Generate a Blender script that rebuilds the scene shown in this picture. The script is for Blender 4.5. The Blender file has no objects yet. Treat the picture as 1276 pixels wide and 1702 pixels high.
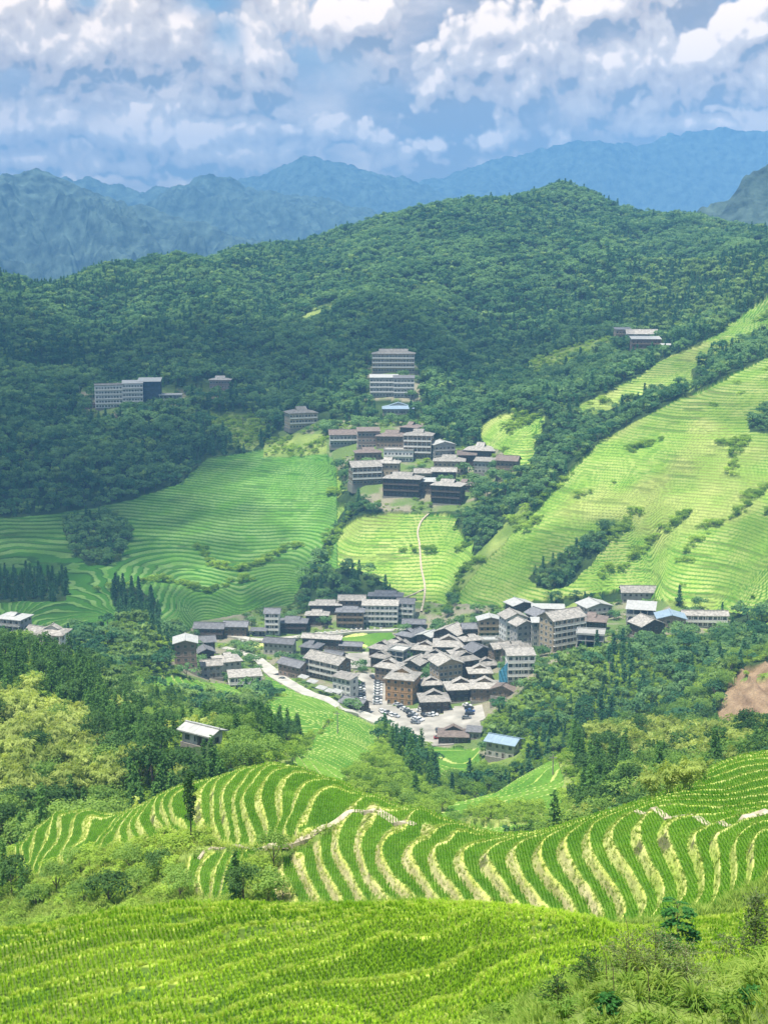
import bpy, math, random
import numpy as np
from mathutils import Vector, Matrix
R = math.radians
rng = np.random.default_rng(7)
random.seed(7)
scene = bpy.context.scene
col = scene.collection

# ------------------------------------------------------------------ camera
F = 2300.0                      # focal length in pixels of the 1276 x 1702 photograph
PITCH = R(10.37)                # looking slightly down
CP, SP = math.cos(PITCH), math.sin(PITCH)
cam_data = bpy.data.cameras.new('camera')
cam_data.sensor_fit = 'VERTICAL'
cam_data.sensor_height = 36.0
cam_data.lens = 36.0 * F / 1702.0
cam_data.clip_start = 0.5
cam_data.clip_end = 40000
cam = bpy.data.objects.new('camera', cam_data)
col.objects.link(cam)
cam.location = (0, 0, 0)
cam.rotation_euler = (R(90) - PITCH, 0, 0)
scene.camera = cam

# ------------------------------------------------------------------ light
SUN_DIR = Vector((-0.20, -0.20, 0.96)).normalized()     # towards the sun
sun_el = math.asin(SUN_DIR.z)
sun_az = math.atan2(SUN_DIR.x, SUN_DIR.y)
sd = bpy.data.lights.new('sun', 'SUN')
sd.energy = 5.0
sd.angle = R(0.53)
sd.color = (1.0, 0.95, 0.86)
sun = bpy.data.objects.new('sun', sd)
col.objects.link(sun)
sun.rotation_euler = (-SUN_DIR).to_track_quat('-Z', 'Y').to_euler()
scene.view_settings.view_transform = 'Standard'
scene.view_settings.look = 'None'
scene.view_settings.exposure = 0.80
scene.view_settings.gamma = 1.0
scene.render.engine = 'CYCLES'
cy = scene.cycles
cy.max_bounces = 5
cy.diffuse_bounces = 2
cy.glossy_bounces = 2
cy.transmission_bounces = 3
cy.volume_bounces = 1
cy.transparent_max_bounces = 20
cy.caustics_reflective = False
cy.caustics_refractive = False
cy.use_denoising = True
cy.sample_clamp_indirect = 4

# ------------------------------------------------------------------ sky with clouds
def NT(tree):
    def new(kind, **kw):
        n = tree.nodes.new(kind)
        for k, v in kw.items():
            setattr(n, k, v)
        return n
    return new, tree.links.new

def build_world():
    w = bpy.data.worlds.new('World')
    scene.world = w
    w.use_nodes = True
    t = w.node_tree
    t.nodes.clear()
    N, L = NT(t)
    def sock(x, s):
        if isinstance(x, (int, float)):
            s.default_value = x
        elif isinstance(x, tuple):
            s.default_value = x
        else:
            L(x, s)
    def m(op, a, b=0.0, c=None, clamp=False):
        n = N('ShaderNodeMath', operation=op, use_clamp=clamp)
        sock(a, n.inputs[0]); sock(b, n.inputs[1])
        if c is not None: sock(c, n.inputs[2])
        return n.outputs[0]
    def mix(f, a, b):
        n = N('ShaderNodeMix', data_type='RGBA')
        sock(f, n.inputs[0]); sock(a, n.inputs[6]); sock(b, n.inputs[7])
        return n.outputs[2]
    tc = N('ShaderNodeTexCoord')
    sep = N('ShaderNodeSeparateXYZ'); L(tc.outputs['Generated'], sep.inputs[0])
    az = m('ARCTAN2', sep.outputs[0], sep.outputs[1])
    el = m('ARCSINE', sep.outputs[2])
    cmb = N('ShaderNodeCombineXYZ'); L(az, cmb.inputs[0]); L(el, cmb.inputs[1])
    P0 = cmb.outputs[0]
    # domain warp
    def warp(P, scale, amt, det, seed):
        n = N('ShaderNodeTexNoise', noise_dimensions='3D')
        n.inputs['Scale'].default_value = scale; n.inputs['Detail'].default_value = det
        off = N('ShaderNodeVectorMath', operation='ADD'); L(P, off.inputs[0]); off.inputs[1].default_value = (0, 0, seed)
        L(off.outputs[0], n.inputs['Vector'])
        s = N('ShaderNodeVectorMath', operation='SUBTRACT'); L(n.outputs['Color'], s.inputs[0]); s.inputs[1].default_value = (.5, .5, .5)
        k = N('ShaderNodeVectorMath', operation='MULTIPLY'); L(s.outputs[0], k.inputs[0]); k.inputs[1].default_value = (amt, amt, 0)
        a = N('ShaderNodeVectorMath', operation='ADD'); L(P, a.inputs[0]); L(k.outputs[0], a.inputs[1])
        return a.outputs[0]
    # cloud heaps: azimuth and elevation of the centre, half widths (radians), strength
    def ang(px, row):
        a = (px - 638) / F; b = (851 - row) / F
        v = Vector((a, CP + b * SP, -SP + b * CP)).normalized()
        return math.atan2(v.x, v.y), math.asin(v.z)
    heaps = []
    for (px, row, rx, ry, s) in [
        (55, 70, 105, 70, 1.0), (180, 55, 120, 75, 1.1), (290, 75, 75, 70, 1.0), (90, 215, 150, 48, 1.2),
        (270, 225, 160, 48, 1.15), (420, 215, 90, 35, .9), (430, 95, 80, 60, 1.1), (530, 45, 120, 55, 1.1), (620, 20, 70, 45, .8),
        (755, 90, 60, 75, .95), (745, 135, 45, 40, .9), (905, 75, 105, 65, 1.05), (1000, 25, 110, 50, 1.0), (885, 150, 75, 65, .95),
        (1020, 110, 70, 50, 1.0), (1175, 95, 110, 55, 1.1), (1245, 60, 80, 45, 1.0), (1265, 130, 70, 50, .9), (400, 170, 90, 40, .65),
        (150, 165, 90, 28, .6), (480, 205, 110, 35, .8), (720, 240, 150, 34, .8), (900, 205, 70, 40, .9), (1160, 205, 80, 22, .8),
        (-150, 60, 130, 80, 1.0), (-330, 160, 150, 70, 1.0), (1430, 90, 140, 70, 1.0), (1650, 160, 150, 80, 1.0), (300, -90, 160, 60, .9), (340, 255, 150, 40, 1.05), (60, 265, 140, 26, .9), (200, 275, 120, 22, .8), (560, 225, 130, 30, .75), (820, 225, 90, 40, .75), (1000, 180, 110, 30, .7),
        (900, -110, 180, 60, .9)]:
        a, e = ang(px, row)
        heaps.append((a, e, 1.38 * rx / F, 1.32 * ry / F, s))
    def density(P, low_only=False):
        acc = None
        for (a, e, rx, ry, s) in heaps:
            d = N('ShaderNodeVectorMath', operation='SUBTRACT'); L(P, d.inputs[0]); d.inputs[1].default_value = (a, e, 0)
            k = N('ShaderNodeVectorMath', operation='MULTIPLY'); L(d.outputs[0], k.inputs[0]); k.inputs[1].default_value = (1 / rx, 1 / ry, 0)
            ln = N('ShaderNodeVectorMath', operation='LENGTH'); L(k.outputs[0], ln.inputs[0])
            v = m('SUBTRACT', s, m('MULTIPLY', ln.outputs['Value'], .85))
            acc = v if acc is None else m('SMOOTH_MAX', acc, v, .3)
        if low_only: return acc
        fb = N('ShaderNodeTexNoise', noise_dimensions='2D')
        fb.inputs['Scale'].default_value = 15; fb.inputs['Detail'].default_value = 8; fb.inputs['Roughness'].default_value = .57
        L(P, fb.inputs['Vector'])
        fv = N('ShaderNodeTexVoronoi', feature='F1', voronoi_dimensions='2D'); fv.inputs['Scale'].default_value = 20
        try: fv.inputs['Detail'].default_value = 3.0; fv.inputs['Roughness'].default_value = .62
        except Exception: pass
        L(P, fv.inputs['Vector'])
        x = m('MULTIPLY_ADD', m('SUBTRACT', fb.outputs[0], .5), 1.25, m('MULTIPLY', acc, 1.2))
        return m('ADD', m('MULTIPLY_ADD', m('SUBTRACT', .42, fv.outputs['Distance']), 1.4, x), .70), acc
    P = warp(P0, 14, .022, 3, 3.1)
    D, A0 = density(P)
    off = N('ShaderNodeVectorMath', operation='ADD'); L(P, off.inputs[0]); off.inputs[1].default_value = (-.004, .008, 0)
    D2, _ = density(off.outputs[0])
    off2 = N('ShaderNodeVectorMath', operation='ADD'); L(P, off2.inputs[0]); off2.inputs[1].default_value = (-.008, .022, 0)
    A3 = density(off2.outputs[0], True)
    alpha = N('ShaderNodeMapRange', interpolation_type='SMOOTHSTEP')
    L(D, alpha.inputs[0]); alpha.inputs[1].default_value = .0; alpha.inputs[2].default_value = .40
    lit = m('MULTIPLY_ADD', m('SUBTRACT', D, D2), .62, .47)
    lit = m('MULTIPLY_ADD', m('SUBTRACT', A0, A3), .36, lit)
    lit = m('ADD', lit, 0.0, clamp=True)
    cr = N('ShaderNodeValToRGB'); L(lit, cr.inputs[0])
    cr.color_ramp.interpolation = 'EASE'
    e = cr.color_ramp.elements
    e[0].position = .05; e[0].color = (.31, .26, .22, 1)
    e[1].position = .95; e[1].color = (1.45, 1.14, .84, 1)
    x = e.new(.33); x.color = (.70, .54, .41, 1)
    x = e.new(.62); x.color = (.88, .71, .54, 1)
    # veil: thin grey blue sheet between the heaps
    veil = N('ShaderNodeTexNoise'); veil.inputs['Scale'].default_value = 5.5; veil.inputs['Detail'].default_value = 4
    L(P0, veil.inputs['Vector'])
    va = N('ShaderNodeMapRange', interpolation_type='SMOOTHSTEP'); L(veil.outputs[0], va.inputs[0])
    va.inputs[1].default_value = .34; va.inputs[2].default_value = .56; va.inputs[3].default_value = .0; va.inputs[4].default_value = .9
    sky = N('ShaderNodeTexSky', sky_type='NISHITA', sun_disc=False)
    sky.sun_elevation = sun_el; sky.sun_rotation = sun_az
    sky.air_density = 1.3; sky.dust_density = .6; sky.ozone_density = 2.0
    sk = N('ShaderNodeVectorMath', operation='SCALE'); L(sky.outputs[0], sk.inputs[0]); sk.inputs['Scale'].default_value = .07
    veilcol = N('ShaderNodeMapRange', clamp=True); L(el, veilcol.inputs[0]); veilcol.inputs[1].default_value = .05; veilcol.inputs[2].default_value = .15
    vc = mix(veilcol.outputs[0], (.36, .44, .56, 1), (.19, .27, .44, 1))
    # open blue holes
    hole = None
    for (px, row, rx, ry) in [(345, 5, 60, 28), (20, 150, 50, 45), (150, 0, 30, 18), (375, 60, 35, 45), (160, 205, 35, 16), (560, 130, 80, 50)]:
        a, e_ = ang(px, row)
        d = N('ShaderNodeVectorMath', operation='SUBTRACT'); L(P, d.inputs[0]); d.inputs[1].default_value = (a, e_, 0)
        k = N('ShaderNodeVectorMath', operation='MULTIPLY'); L(d.outputs[0], k.inputs[0]); k.inputs[1].default_value = (F / rx, F / ry, 0)
        ln = N('ShaderNodeVectorMath', operation='LENGTH'); L(k.outputs[0], ln.inputs[0])
        v = m('SUBTRACT', 1.3, ln.outputs['Value'], clamp=True)
        hole = v if hole is None else m('MAXIMUM', hole, v)
    va2 = m('MULTIPLY', va.outputs[0], m('SUBTRACT', 1.0, hole))
    low = N('ShaderNodeMapRange'); L(el, low.inputs[0]); low.inputs[1].default_value = .09; low.inputs[2].default_value = .15
    low.inputs[3].default_value = 1; low.inputs[4].default_value = 0
    base = mix(m('MAXIMUM', va2, m('MULTIPLY', low.outputs[0], .93)), sk.outputs[0], vc)
    soft = N('ShaderNodeTexNoise', noise_dimensions='2D'); soft.inputs['Scale'].default_value = 11; soft.inputs['Detail'].default_value = 5; soft.inputs['Roughness'].default_value = .55
    sg = N('ShaderNodeVectorMath', operation='MULTIPLY'); L(P, sg.inputs[0]); sg.inputs[1].default_value = (.7, 1.5, 1); L(sg.outputs[0], soft.inputs['Vector'])
    sr = N('ShaderNodeValToRGB'); L(soft.outputs[0], sr.inputs[0])
    q_ = sr.color_ramp.elements; q_[0].position = .38; q_[0].color = (.36, .27, .19, 1); q_[1].position = .62; q_[1].color = (1.2, .92, .64, 1)
    z_ = q_.new(.50); z_.color = (.66, .50, .36, 1)
    base = mix(m('MULTIPLY', m('MAXIMUM', va2, low.outputs[0]), .93), base, sr.outputs[0])
    up = N('ShaderNodeMapRange'); L(el, up.inputs[0]); up.inputs[1].default_value = .30; up.inputs[2].default_value = .42
    up.inputs[3].default_value = 1; up.inputs[4].default_value = 0
    a2 = m('MULTIPLY', alpha.outputs[0], m('MULTIPLY_ADD', hole, -.75, 1.0))
    fin = mix(a2, base, cr.outputs[0])
    bg = N('ShaderNodeBackground'); L(fin, bg.inputs['Color']); bg.inputs['Strength'].default_value = .92
    # the rest of the sky: plain sky with an even share of bright cloud
    bg2 = N('ShaderNodeBackground'); L(mix(.45, sk.outputs[0], (.55, .60, .68, 1)), bg2.inputs['Color'])
    reg = m('MULTIPLY', up.outputs[0], m('MULTIPLY', m('GREATER_THAN', el, -.02), m('LESS_THAN', m('ABSOLUTE', az), .62)))
    ms = N('ShaderNodeMixShader'); L(reg, ms.inputs[0]); L(bg2.outputs[0], ms.inputs[1]); L(bg.outputs[0], ms.inputs[2])
    out = N('ShaderNodeOutputWorld'); L(ms.outputs[0], out.inputs['Surface'])
    try:
        w.cycles.sampling_method = 'MANUAL'; w.cycles.sample_map_resolution = 512
    except Exception: pass
build_world()

# ------------------------------------------------------------------ small helpers
def tag(o, label=None, cat=None, group=None, kind=None):
    if label: o['label'] = label
    if cat: o['category'] = cat
    if group: o['group'] = group
    if kind: o['kind'] = kind
    return o

def mesh_np(name, V, faces, mats, midx=None, smooth=False):
    """V (n,3) array, faces: array (m,3) or (m,4)"""
    me = bpy.data.meshes.new(name)
    V = np.asarray(V, np.float32); Fc = np.asarray(faces, np.int32)
    k = Fc.shape[1]
    me.vertices.add(len(V)); me.vertices.foreach_set('co', V.ravel())
    me.loops.add(Fc.size); me.loops.foreach_set('vertex_index', Fc.ravel())
    me.polygons.add(len(Fc))
    me.polygons.foreach_set('loop_start', np.arange(0, Fc.size, k, dtype=np.int32))
    me.polygons.foreach_set('loop_total', np.full(len(Fc), k, np.int32))
    me.polygons.foreach_set('use_smooth', np.full(len(Fc), smooth, bool))
    for mt in mats: me.materials.append(mt)
    if midx is not None: me.polygons.foreach_set('material_index', np.asarray(midx, np.int32))
    me.update()
    return me

def link(name, me, parent=None, loc=None, rz=0.0):
    o = bpy.data.objects.new(name, me)
    col.objects.link(o)
    if parent is not None: o.parent = parent
    if loc is not None: o.location = loc
    if rz: o.rotation_euler = (0, 0, rz)
    return o

class MB:
    """collects polygons with material slots and links them as one mesh"""
    def __init__(s): s.v = []; s.f = []; s.m = []
    def poly(s, pts, m=0):
        i = len(s.v); s.v += [tuple(p) for p in pts]; s.f.append(tuple(range(i, i + len(pts)))); s.m.append(m)
    def box(s, x0, y0, z0, x1, y1, z1, m=0):
        i = len(s.v)
        s.v += [(x0, y0, z0), (x1, y0, z0), (x1, y1, z0), (x0, y1, z0), (x0, y0, z1), (x1, y0, z1), (x1, y1, z1), (x0, y1, z1)]
        for q in ((0, 3, 2, 1), (4, 5, 6, 7), (0, 1, 5, 4), (1, 2, 6, 5), (2, 3, 7, 6), (3, 0, 4, 7)):
            s.f.append(tuple(i + k for k in q)); s.m.append(m)
    def solid(s, pts, faces, m=0):
        i = len(s.v); s.v += [tuple(p) for p in pts]
        for q in faces: s.f.append(tuple(i + k for k in q)); s.m.append(m)
    def tube(s, p0, p1, r0, r1, n=6, m=0):
        p0 = Vector(p0); p1 = Vector(p1); d = (p1 - p0).normalized()
        a = d.orthogonal().normalized(); b = d.cross(a)
        i = len(s.v)
        for (p, r) in ((p0, r0), (p1, r1)):
            for k in range(n):
                t = 2 * math.pi * k / n
                s.v.append(tuple(p + a * (r * math.cos(t)) + b * (r * math.sin(t))))
        for k in range(n):
            s.f.append((i + k, i + (k + 1) % n, i + n + (k + 1) % n, i + n + k)); s.m.append(m)
        s.f.append(tuple(i + n + k for k in range(n))); s.m.append(m)
    def mesh(s, name, mats):
        me = bpy.data.meshes.new(name)
        me.from_pydata(s.v, [], s.f)
        for mt in mats: me.materials.append(mt)
        me.polygons.foreach_set('material_index', s.m)
        me.update()
        return me

def material(name, color, rough=.85, var=.18, scale=2.0, bump=0.0, bscale=None, spec=.3, metal=0.0, attr=None, stripes=None, rnd=0.0):
    mt = bpy.data.materials.new(name); mt.use_nodes = True
    t = mt.node_tree; t.nodes.clear(); N, L = NT(t)
    out = N('ShaderNodeOutputMaterial'); b = N('ShaderNodeBsdfPrincipled'); L(b.outputs[0], out.inputs[0])
    b.inputs['Roughness'].default_value = rough; b.inputs['Specular IOR Level'].default_value = spec; b.inputs['Metallic'].default_value = metal
    tc = N('ShaderNodeTexCoord')
    n = N('ShaderNodeTexNoise'); n.inputs['Scale'].default_value = scale; n.inputs['Detail'].default_value = 6
    L(tc.outputs['Object'], n.inputs['Vector'])
    mr = N('ShaderNodeMapRange'); L(n.outputs[0], mr.inputs[0]); mr.inputs[1].default_value = .3; mr.inputs[2].default_value = .7
    mr.inputs[3].default_value = 1 - var; mr.inputs[4].default_value = 1 + var
    src = mr.outputs[0]
    if rnd:
        oi = N('ShaderNodeObjectInfo'); m2 = N('ShaderNodeMapRange'); L(oi.outputs['Random'], m2.inputs[0])
        m2.inputs[3].default_value = 1 - rnd; m2.inputs[4].default_value = 1 + rnd
        mm = N('ShaderNodeMath', operation='MULTIPLY'); L(src, mm.inputs[0]); L(m2.outputs[0], mm.inputs[1]); src = mm.outputs[0]
    if stripes:                                   # (axis scale vector, amount): courses of tiles or boards
        sv, sa = stripes
        vm = N('ShaderNodeVectorMath', operation='MULTIPLY'); L(tc.outputs['Object'], vm.inputs[0]); vm.inputs[1].default_value = sv
        wv = N('ShaderNodeTexNoise'); wv.inputs['Scale'].default_value = 1; wv.inputs['Detail'].default_value = 2
        L(vm.outputs[0], wv.inputs['Vector'])
        m3 = N('ShaderNodeMapRange'); L(wv.outputs[0], m3.inputs[0]); m3.inputs[1].default_value = .35; m3.inputs[2].default_value = .65
        m3.inputs[3].default_value = 1 - sa; m3.inputs[4].default_value = 1 + sa
        mm = N('ShaderNodeMath', operation='MULTIPLY'); L(src, mm.inputs[0]); L(m3.outputs[0], mm.inputs[1]); src = mm.outputs[0]
    sc = N('ShaderNodeVectorMath', operation='SCALE'); L(src, sc.inputs['Scale'])
    if attr:
        at = N('ShaderNodeAttribute', attribute_name=attr); L(at.outputs['Color'], sc.inputs[0])
    else:
        sc.inputs[0].default_value = color
    L(sc.outputs[0], b.inputs['Base Color'])
    if bump:
        nb = N('ShaderNodeTexNoise'); nb.inputs['Scale'].default_value = bscale or scale * 3; nb.inputs['Detail'].default_value = 5
        L(tc.outputs['Object'], nb.inputs['Vector'])
        bp = N('ShaderNodeBump'); bp.inputs['Strength'].default_value = 1; bp.inputs['Distance'].default_value = bump
        L(nb.outputs[0], bp.inputs['Height']); L(bp.outputs[0], b.inputs['Normal'])
    return mt

def leaf_material(name, c0, c1, trans=.35, rnd=.12):
    """leaves: colour varies between clumps (attribute) and between plants (random)"""
    mt = bpy.data.materials.new(name); mt.use_nodes = True
    t = mt.node_tree; t.nodes.clear(); N, L = NT(t)
    out = N('ShaderNodeOutputMaterial')
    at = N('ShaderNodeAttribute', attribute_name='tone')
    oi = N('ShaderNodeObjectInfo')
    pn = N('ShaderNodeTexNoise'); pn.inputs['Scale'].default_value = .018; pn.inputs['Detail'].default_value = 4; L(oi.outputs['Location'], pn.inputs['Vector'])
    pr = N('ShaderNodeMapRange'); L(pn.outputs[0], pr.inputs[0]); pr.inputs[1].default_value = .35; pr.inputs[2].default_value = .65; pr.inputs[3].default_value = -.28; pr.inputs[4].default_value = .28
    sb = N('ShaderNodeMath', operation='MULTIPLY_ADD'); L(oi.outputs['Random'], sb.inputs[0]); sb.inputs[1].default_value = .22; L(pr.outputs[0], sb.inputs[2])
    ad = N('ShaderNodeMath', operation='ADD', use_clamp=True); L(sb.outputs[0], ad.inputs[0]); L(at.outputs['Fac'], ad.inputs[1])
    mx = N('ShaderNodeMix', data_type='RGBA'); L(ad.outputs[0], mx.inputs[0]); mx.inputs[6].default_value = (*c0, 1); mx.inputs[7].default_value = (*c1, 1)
    m2 = N('ShaderNodeMapRange'); L(oi.outputs['Random'], m2.inputs[0]); m2.inputs[3].default_value = 1 - rnd; m2.inputs[4].default_value = 1 + rnd
    sc = N('ShaderNodeVectorMath', operation='SCALE'); L(mx.outputs[2], sc.inputs[0]); L(m2.outputs[0], sc.inputs['Scale'])
    d = N('ShaderNodeBsdfDiffuse'); L(sc.outputs[0], d.inputs[0])
    tr = N('ShaderNodeBsdfTranslucent')
    s2 = N('ShaderNodeVectorMath', operation='MULTIPLY'); L(sc.outputs[0], s2.inputs[0]); s2.inputs[1].default_value = (1.5, 1.5, .7)
    L(s2.outputs[0], tr.inputs[0])
    ms = N('ShaderNodeMixShader'); ms.inputs[0].default_value = trans; L(d.outputs[0], ms.inputs[1]); L(tr.outputs[0], ms.inputs[2])
    L(ms.outputs[0], out.inputs[0])
    return mt

def hsh(ix, iy, seed):
    h = (ix.astype(np.int64) * 374761393 + iy.astype(np.int64) * 668265263 + seed * 1274126177) & 0xFFFFFFFF
    h = ((h ^ (h >> 13)) * 1274126177) & 0xFFFFFFFF
    return ((h ^ (h >> 16)) & 0xFFFFFF) / float(0xFFFFFF)
def vnoise(x, y, seed=0):
    xi = np.floor(x); yi = np.floor(y); fx = x - xi; fy = y - yi
    fx = fx * fx * (3 - 2 * fx); fy = fy * fy * (3 - 2 * fy)
    xi = xi.astype(np.int64); yi = yi.astype(np.int64)
    a = hsh(xi, yi, seed); b = hsh(xi + 1, yi, seed); c = hsh(xi, yi + 1, seed); d = hsh(xi + 1, yi + 1, seed)
    return (a + (b - a) * fx) + ((c + (d - c) * fx) - (a + (b - a) * fx)) * fy
def fbm(x, y, seed=0, octaves=4, gain=.5):
    s = 0; a = 1; n = 0
    for k in range(octaves):
        s = s + a * (vnoise(x, y, seed + k * 17) - .5) * 2; n += a; a *= gain; x = x * 2.03 + 5.1; y = y * 2.03 + 9.7
    return s / n
def in_poly(px, py, pts):
    inside = np.zeros(px.shape, bool); n = len(pts); j = n - 1
    for i in range(n):
        xi, yi = pts[i]; xj, yj = pts[j]
        c = ((yi > py) != (yj > py)) & (px < (xj - xi) * (py - yi) / ((yj - yi) + 1e-12) + xi)
        inside ^= c; j = i
    return inside
# ------------------------------------------------------------------ the terrain
# survey points of the valley: bearing and slope of a sight line (written as photograph pixels) and distance in metres
def tq(px, row):
    a = (px - 638) / F; b = (851 - row) / F; w = CP + b * SP
    return a / w, (-SP + b * CP) / w
def prow(q, t):                      # the way back
    b = (t * CP + SP) / (CP - t * SP)
    return 638 + q * (CP + b * SP) * F, 851 - b * F
ctrl = []
def S(px, row, Y): q, t = tq(px, row); ctrl.append((q, math.log(Y), t))
def SZ(px, row, z): q, t = tq(px, row); ctrl.append((q, math.log(z / t), t))
STEP = .9
ZK = -59.0
kcurves = {
 0: [(494,1508),(480,1471),(466,1443),(469,1432)], 1: [(531,1505),(509,1454),(497,1423),(499,1412)],
 2: [(568,1499),(554,1471),(534,1432),(530,1398)], 3: [(607,1499),(582,1449),(562,1415),(564,1381),(571,1367)],
 4: [(648,1497),(610,1449),(599,1415),(602,1387),(619,1368)], 5: [(692,1496),(655,1460),(633,1423),(636,1396),(649,1383),(673,1376)],
 6: [(732,1497),(700,1452),(679,1415),(689,1400),(713,1392)], 7: [(771,1497),(735,1455),(721,1420),(724,1405),(745,1399)],
 8: [(819,1501),(780,1457),(767,1420),(780,1407),(804,1399)], 9: [(864,1507),(831,1460),(809,1417),(831,1400)],
 10: [(914,1515),(873,1465),(855,1417),(857,1407),(879,1393)], 11: [(956,1519),(918,1460),(897,1415),(905,1393)],
 12: [(1001,1525),(966,1460),(941,1410),(940,1391),(948,1383)], 13: [(1029,1528),(1037,1507),(1016,1467),(982,1410),(979,1383),(990,1365)],
 14: [(1053,1531),(1073,1496),(1056,1462),(1019,1404),(1016,1383),(1045,1352)], 15: [(1102,1478),(1082,1438),(1061,1383),(1072,1357),(1095,1341)],
 16: [(1139,1478),(1127,1436),(1106,1378),(1111,1367)], 17: [(1166,1483),(1165,1436),(1152,1388),(1172,1375)],
 18: [(1182,1499),(1195,1457),(1193,1420),(1187,1388),(1198,1382)], 19: [(1187,1515),(1214,1483),(1223,1444),(1220,1404),(1232,1383)],
 20: [(1232,1488),(1249,1444),(1249,1404),(1264,1380)],
 -2: [(405,1415),(392,1445),(385,1475)], -5: [(345,1425),(330,1460)]}
for k, pts in kcurves.items():
    for (a, b) in pts: SZ(a, b, ZK + STEP * k)
lcurves = [[(517,1336),(503,1367),(497,1392)], [(486,1344),(472,1375),(480,1398)], [(466,1325),(466,1358),(454,1392)],
 [(435,1310),(441,1361),(444,1381)], [(421,1299),(404,1325),(413,1364),(424,1395)], [(404,1301),(390,1325),(392,1353),(399,1392)],
 [(382,1299),(370,1319),(375,1353),(379,1398)], [(362,1296),(355,1325),(355,1364),(368,1404)], [(339,1308),(334,1330),(342,1378)],
 [(298,1315),(285,1333),(290,1360),(309,1379)], [(285,1312),(269,1339),(280,1365),(293,1379)], [(261,1325),(256,1347),(274,1379)],
 [(240,1344),(229,1360),(242,1387)], [(226,1352),(216,1373),(226,1400)], [(213,1355),(198,1379),(202,1402)],
 [(192,1368),(173,1392)], [(181,1376),(160,1400)]]
for k, pts in enumerate(lcurves):
    for (a, b) in pts: SZ(a, b, ZK + STEP * (2 - k))
for (px, row, k) in [(29,1400,-21),(27,1419,-21),(53,1379,-20),(35,1405,-20),(40,1435,-20),(70,1370,-19),(57,1400,-19),(47,1437,-19),(88,1360,-18),(80,1392,-18),(56,1442,-18),(107,1353,-17),(100,1390,-17),(66,1448,-17),(132,1350,-16),(120,1385,-16),(86,1442,-16),(160,1360,-15),(140,1395,-15),(112,1434,-15)]:
    SZ(px, row, ZK + STEP * k)
for (a, b, z) in [(0,1696,-31.2),(150,1656,-31.2),(320,1621,-31.2),(640,1525,-31.2),(150,1701,-30.6),(320,1666,-30.6),(640,1556,-30.6),(800,1522,-30.6),
        (350,1696,-30),(640,1631,-30),(836,1571,-30),(987,1533,-30),(756,1661,-29.4),(1040,1600,-29.4),(640,1702,-29.5),(0,1640,-32.1),(0,1590,-33.2),(300,1590,-31.9),
        (300,1550,-32.8),(300,1503,-34),(400,1503,-33.8),(480,1512,-33.3),(560,1509,-33),(500,1550,-31.8),(0,1548,-34.4),(120,1530,-34.4),(200,1512,-34.3),(700,1504,-32.5),(800,1505,-32.2),
        (900,1516,-31.8),(-300,1600,-35),(-300,1560,-36),(-300,1650,-33.5)]: SZ(a, b, z)
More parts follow.
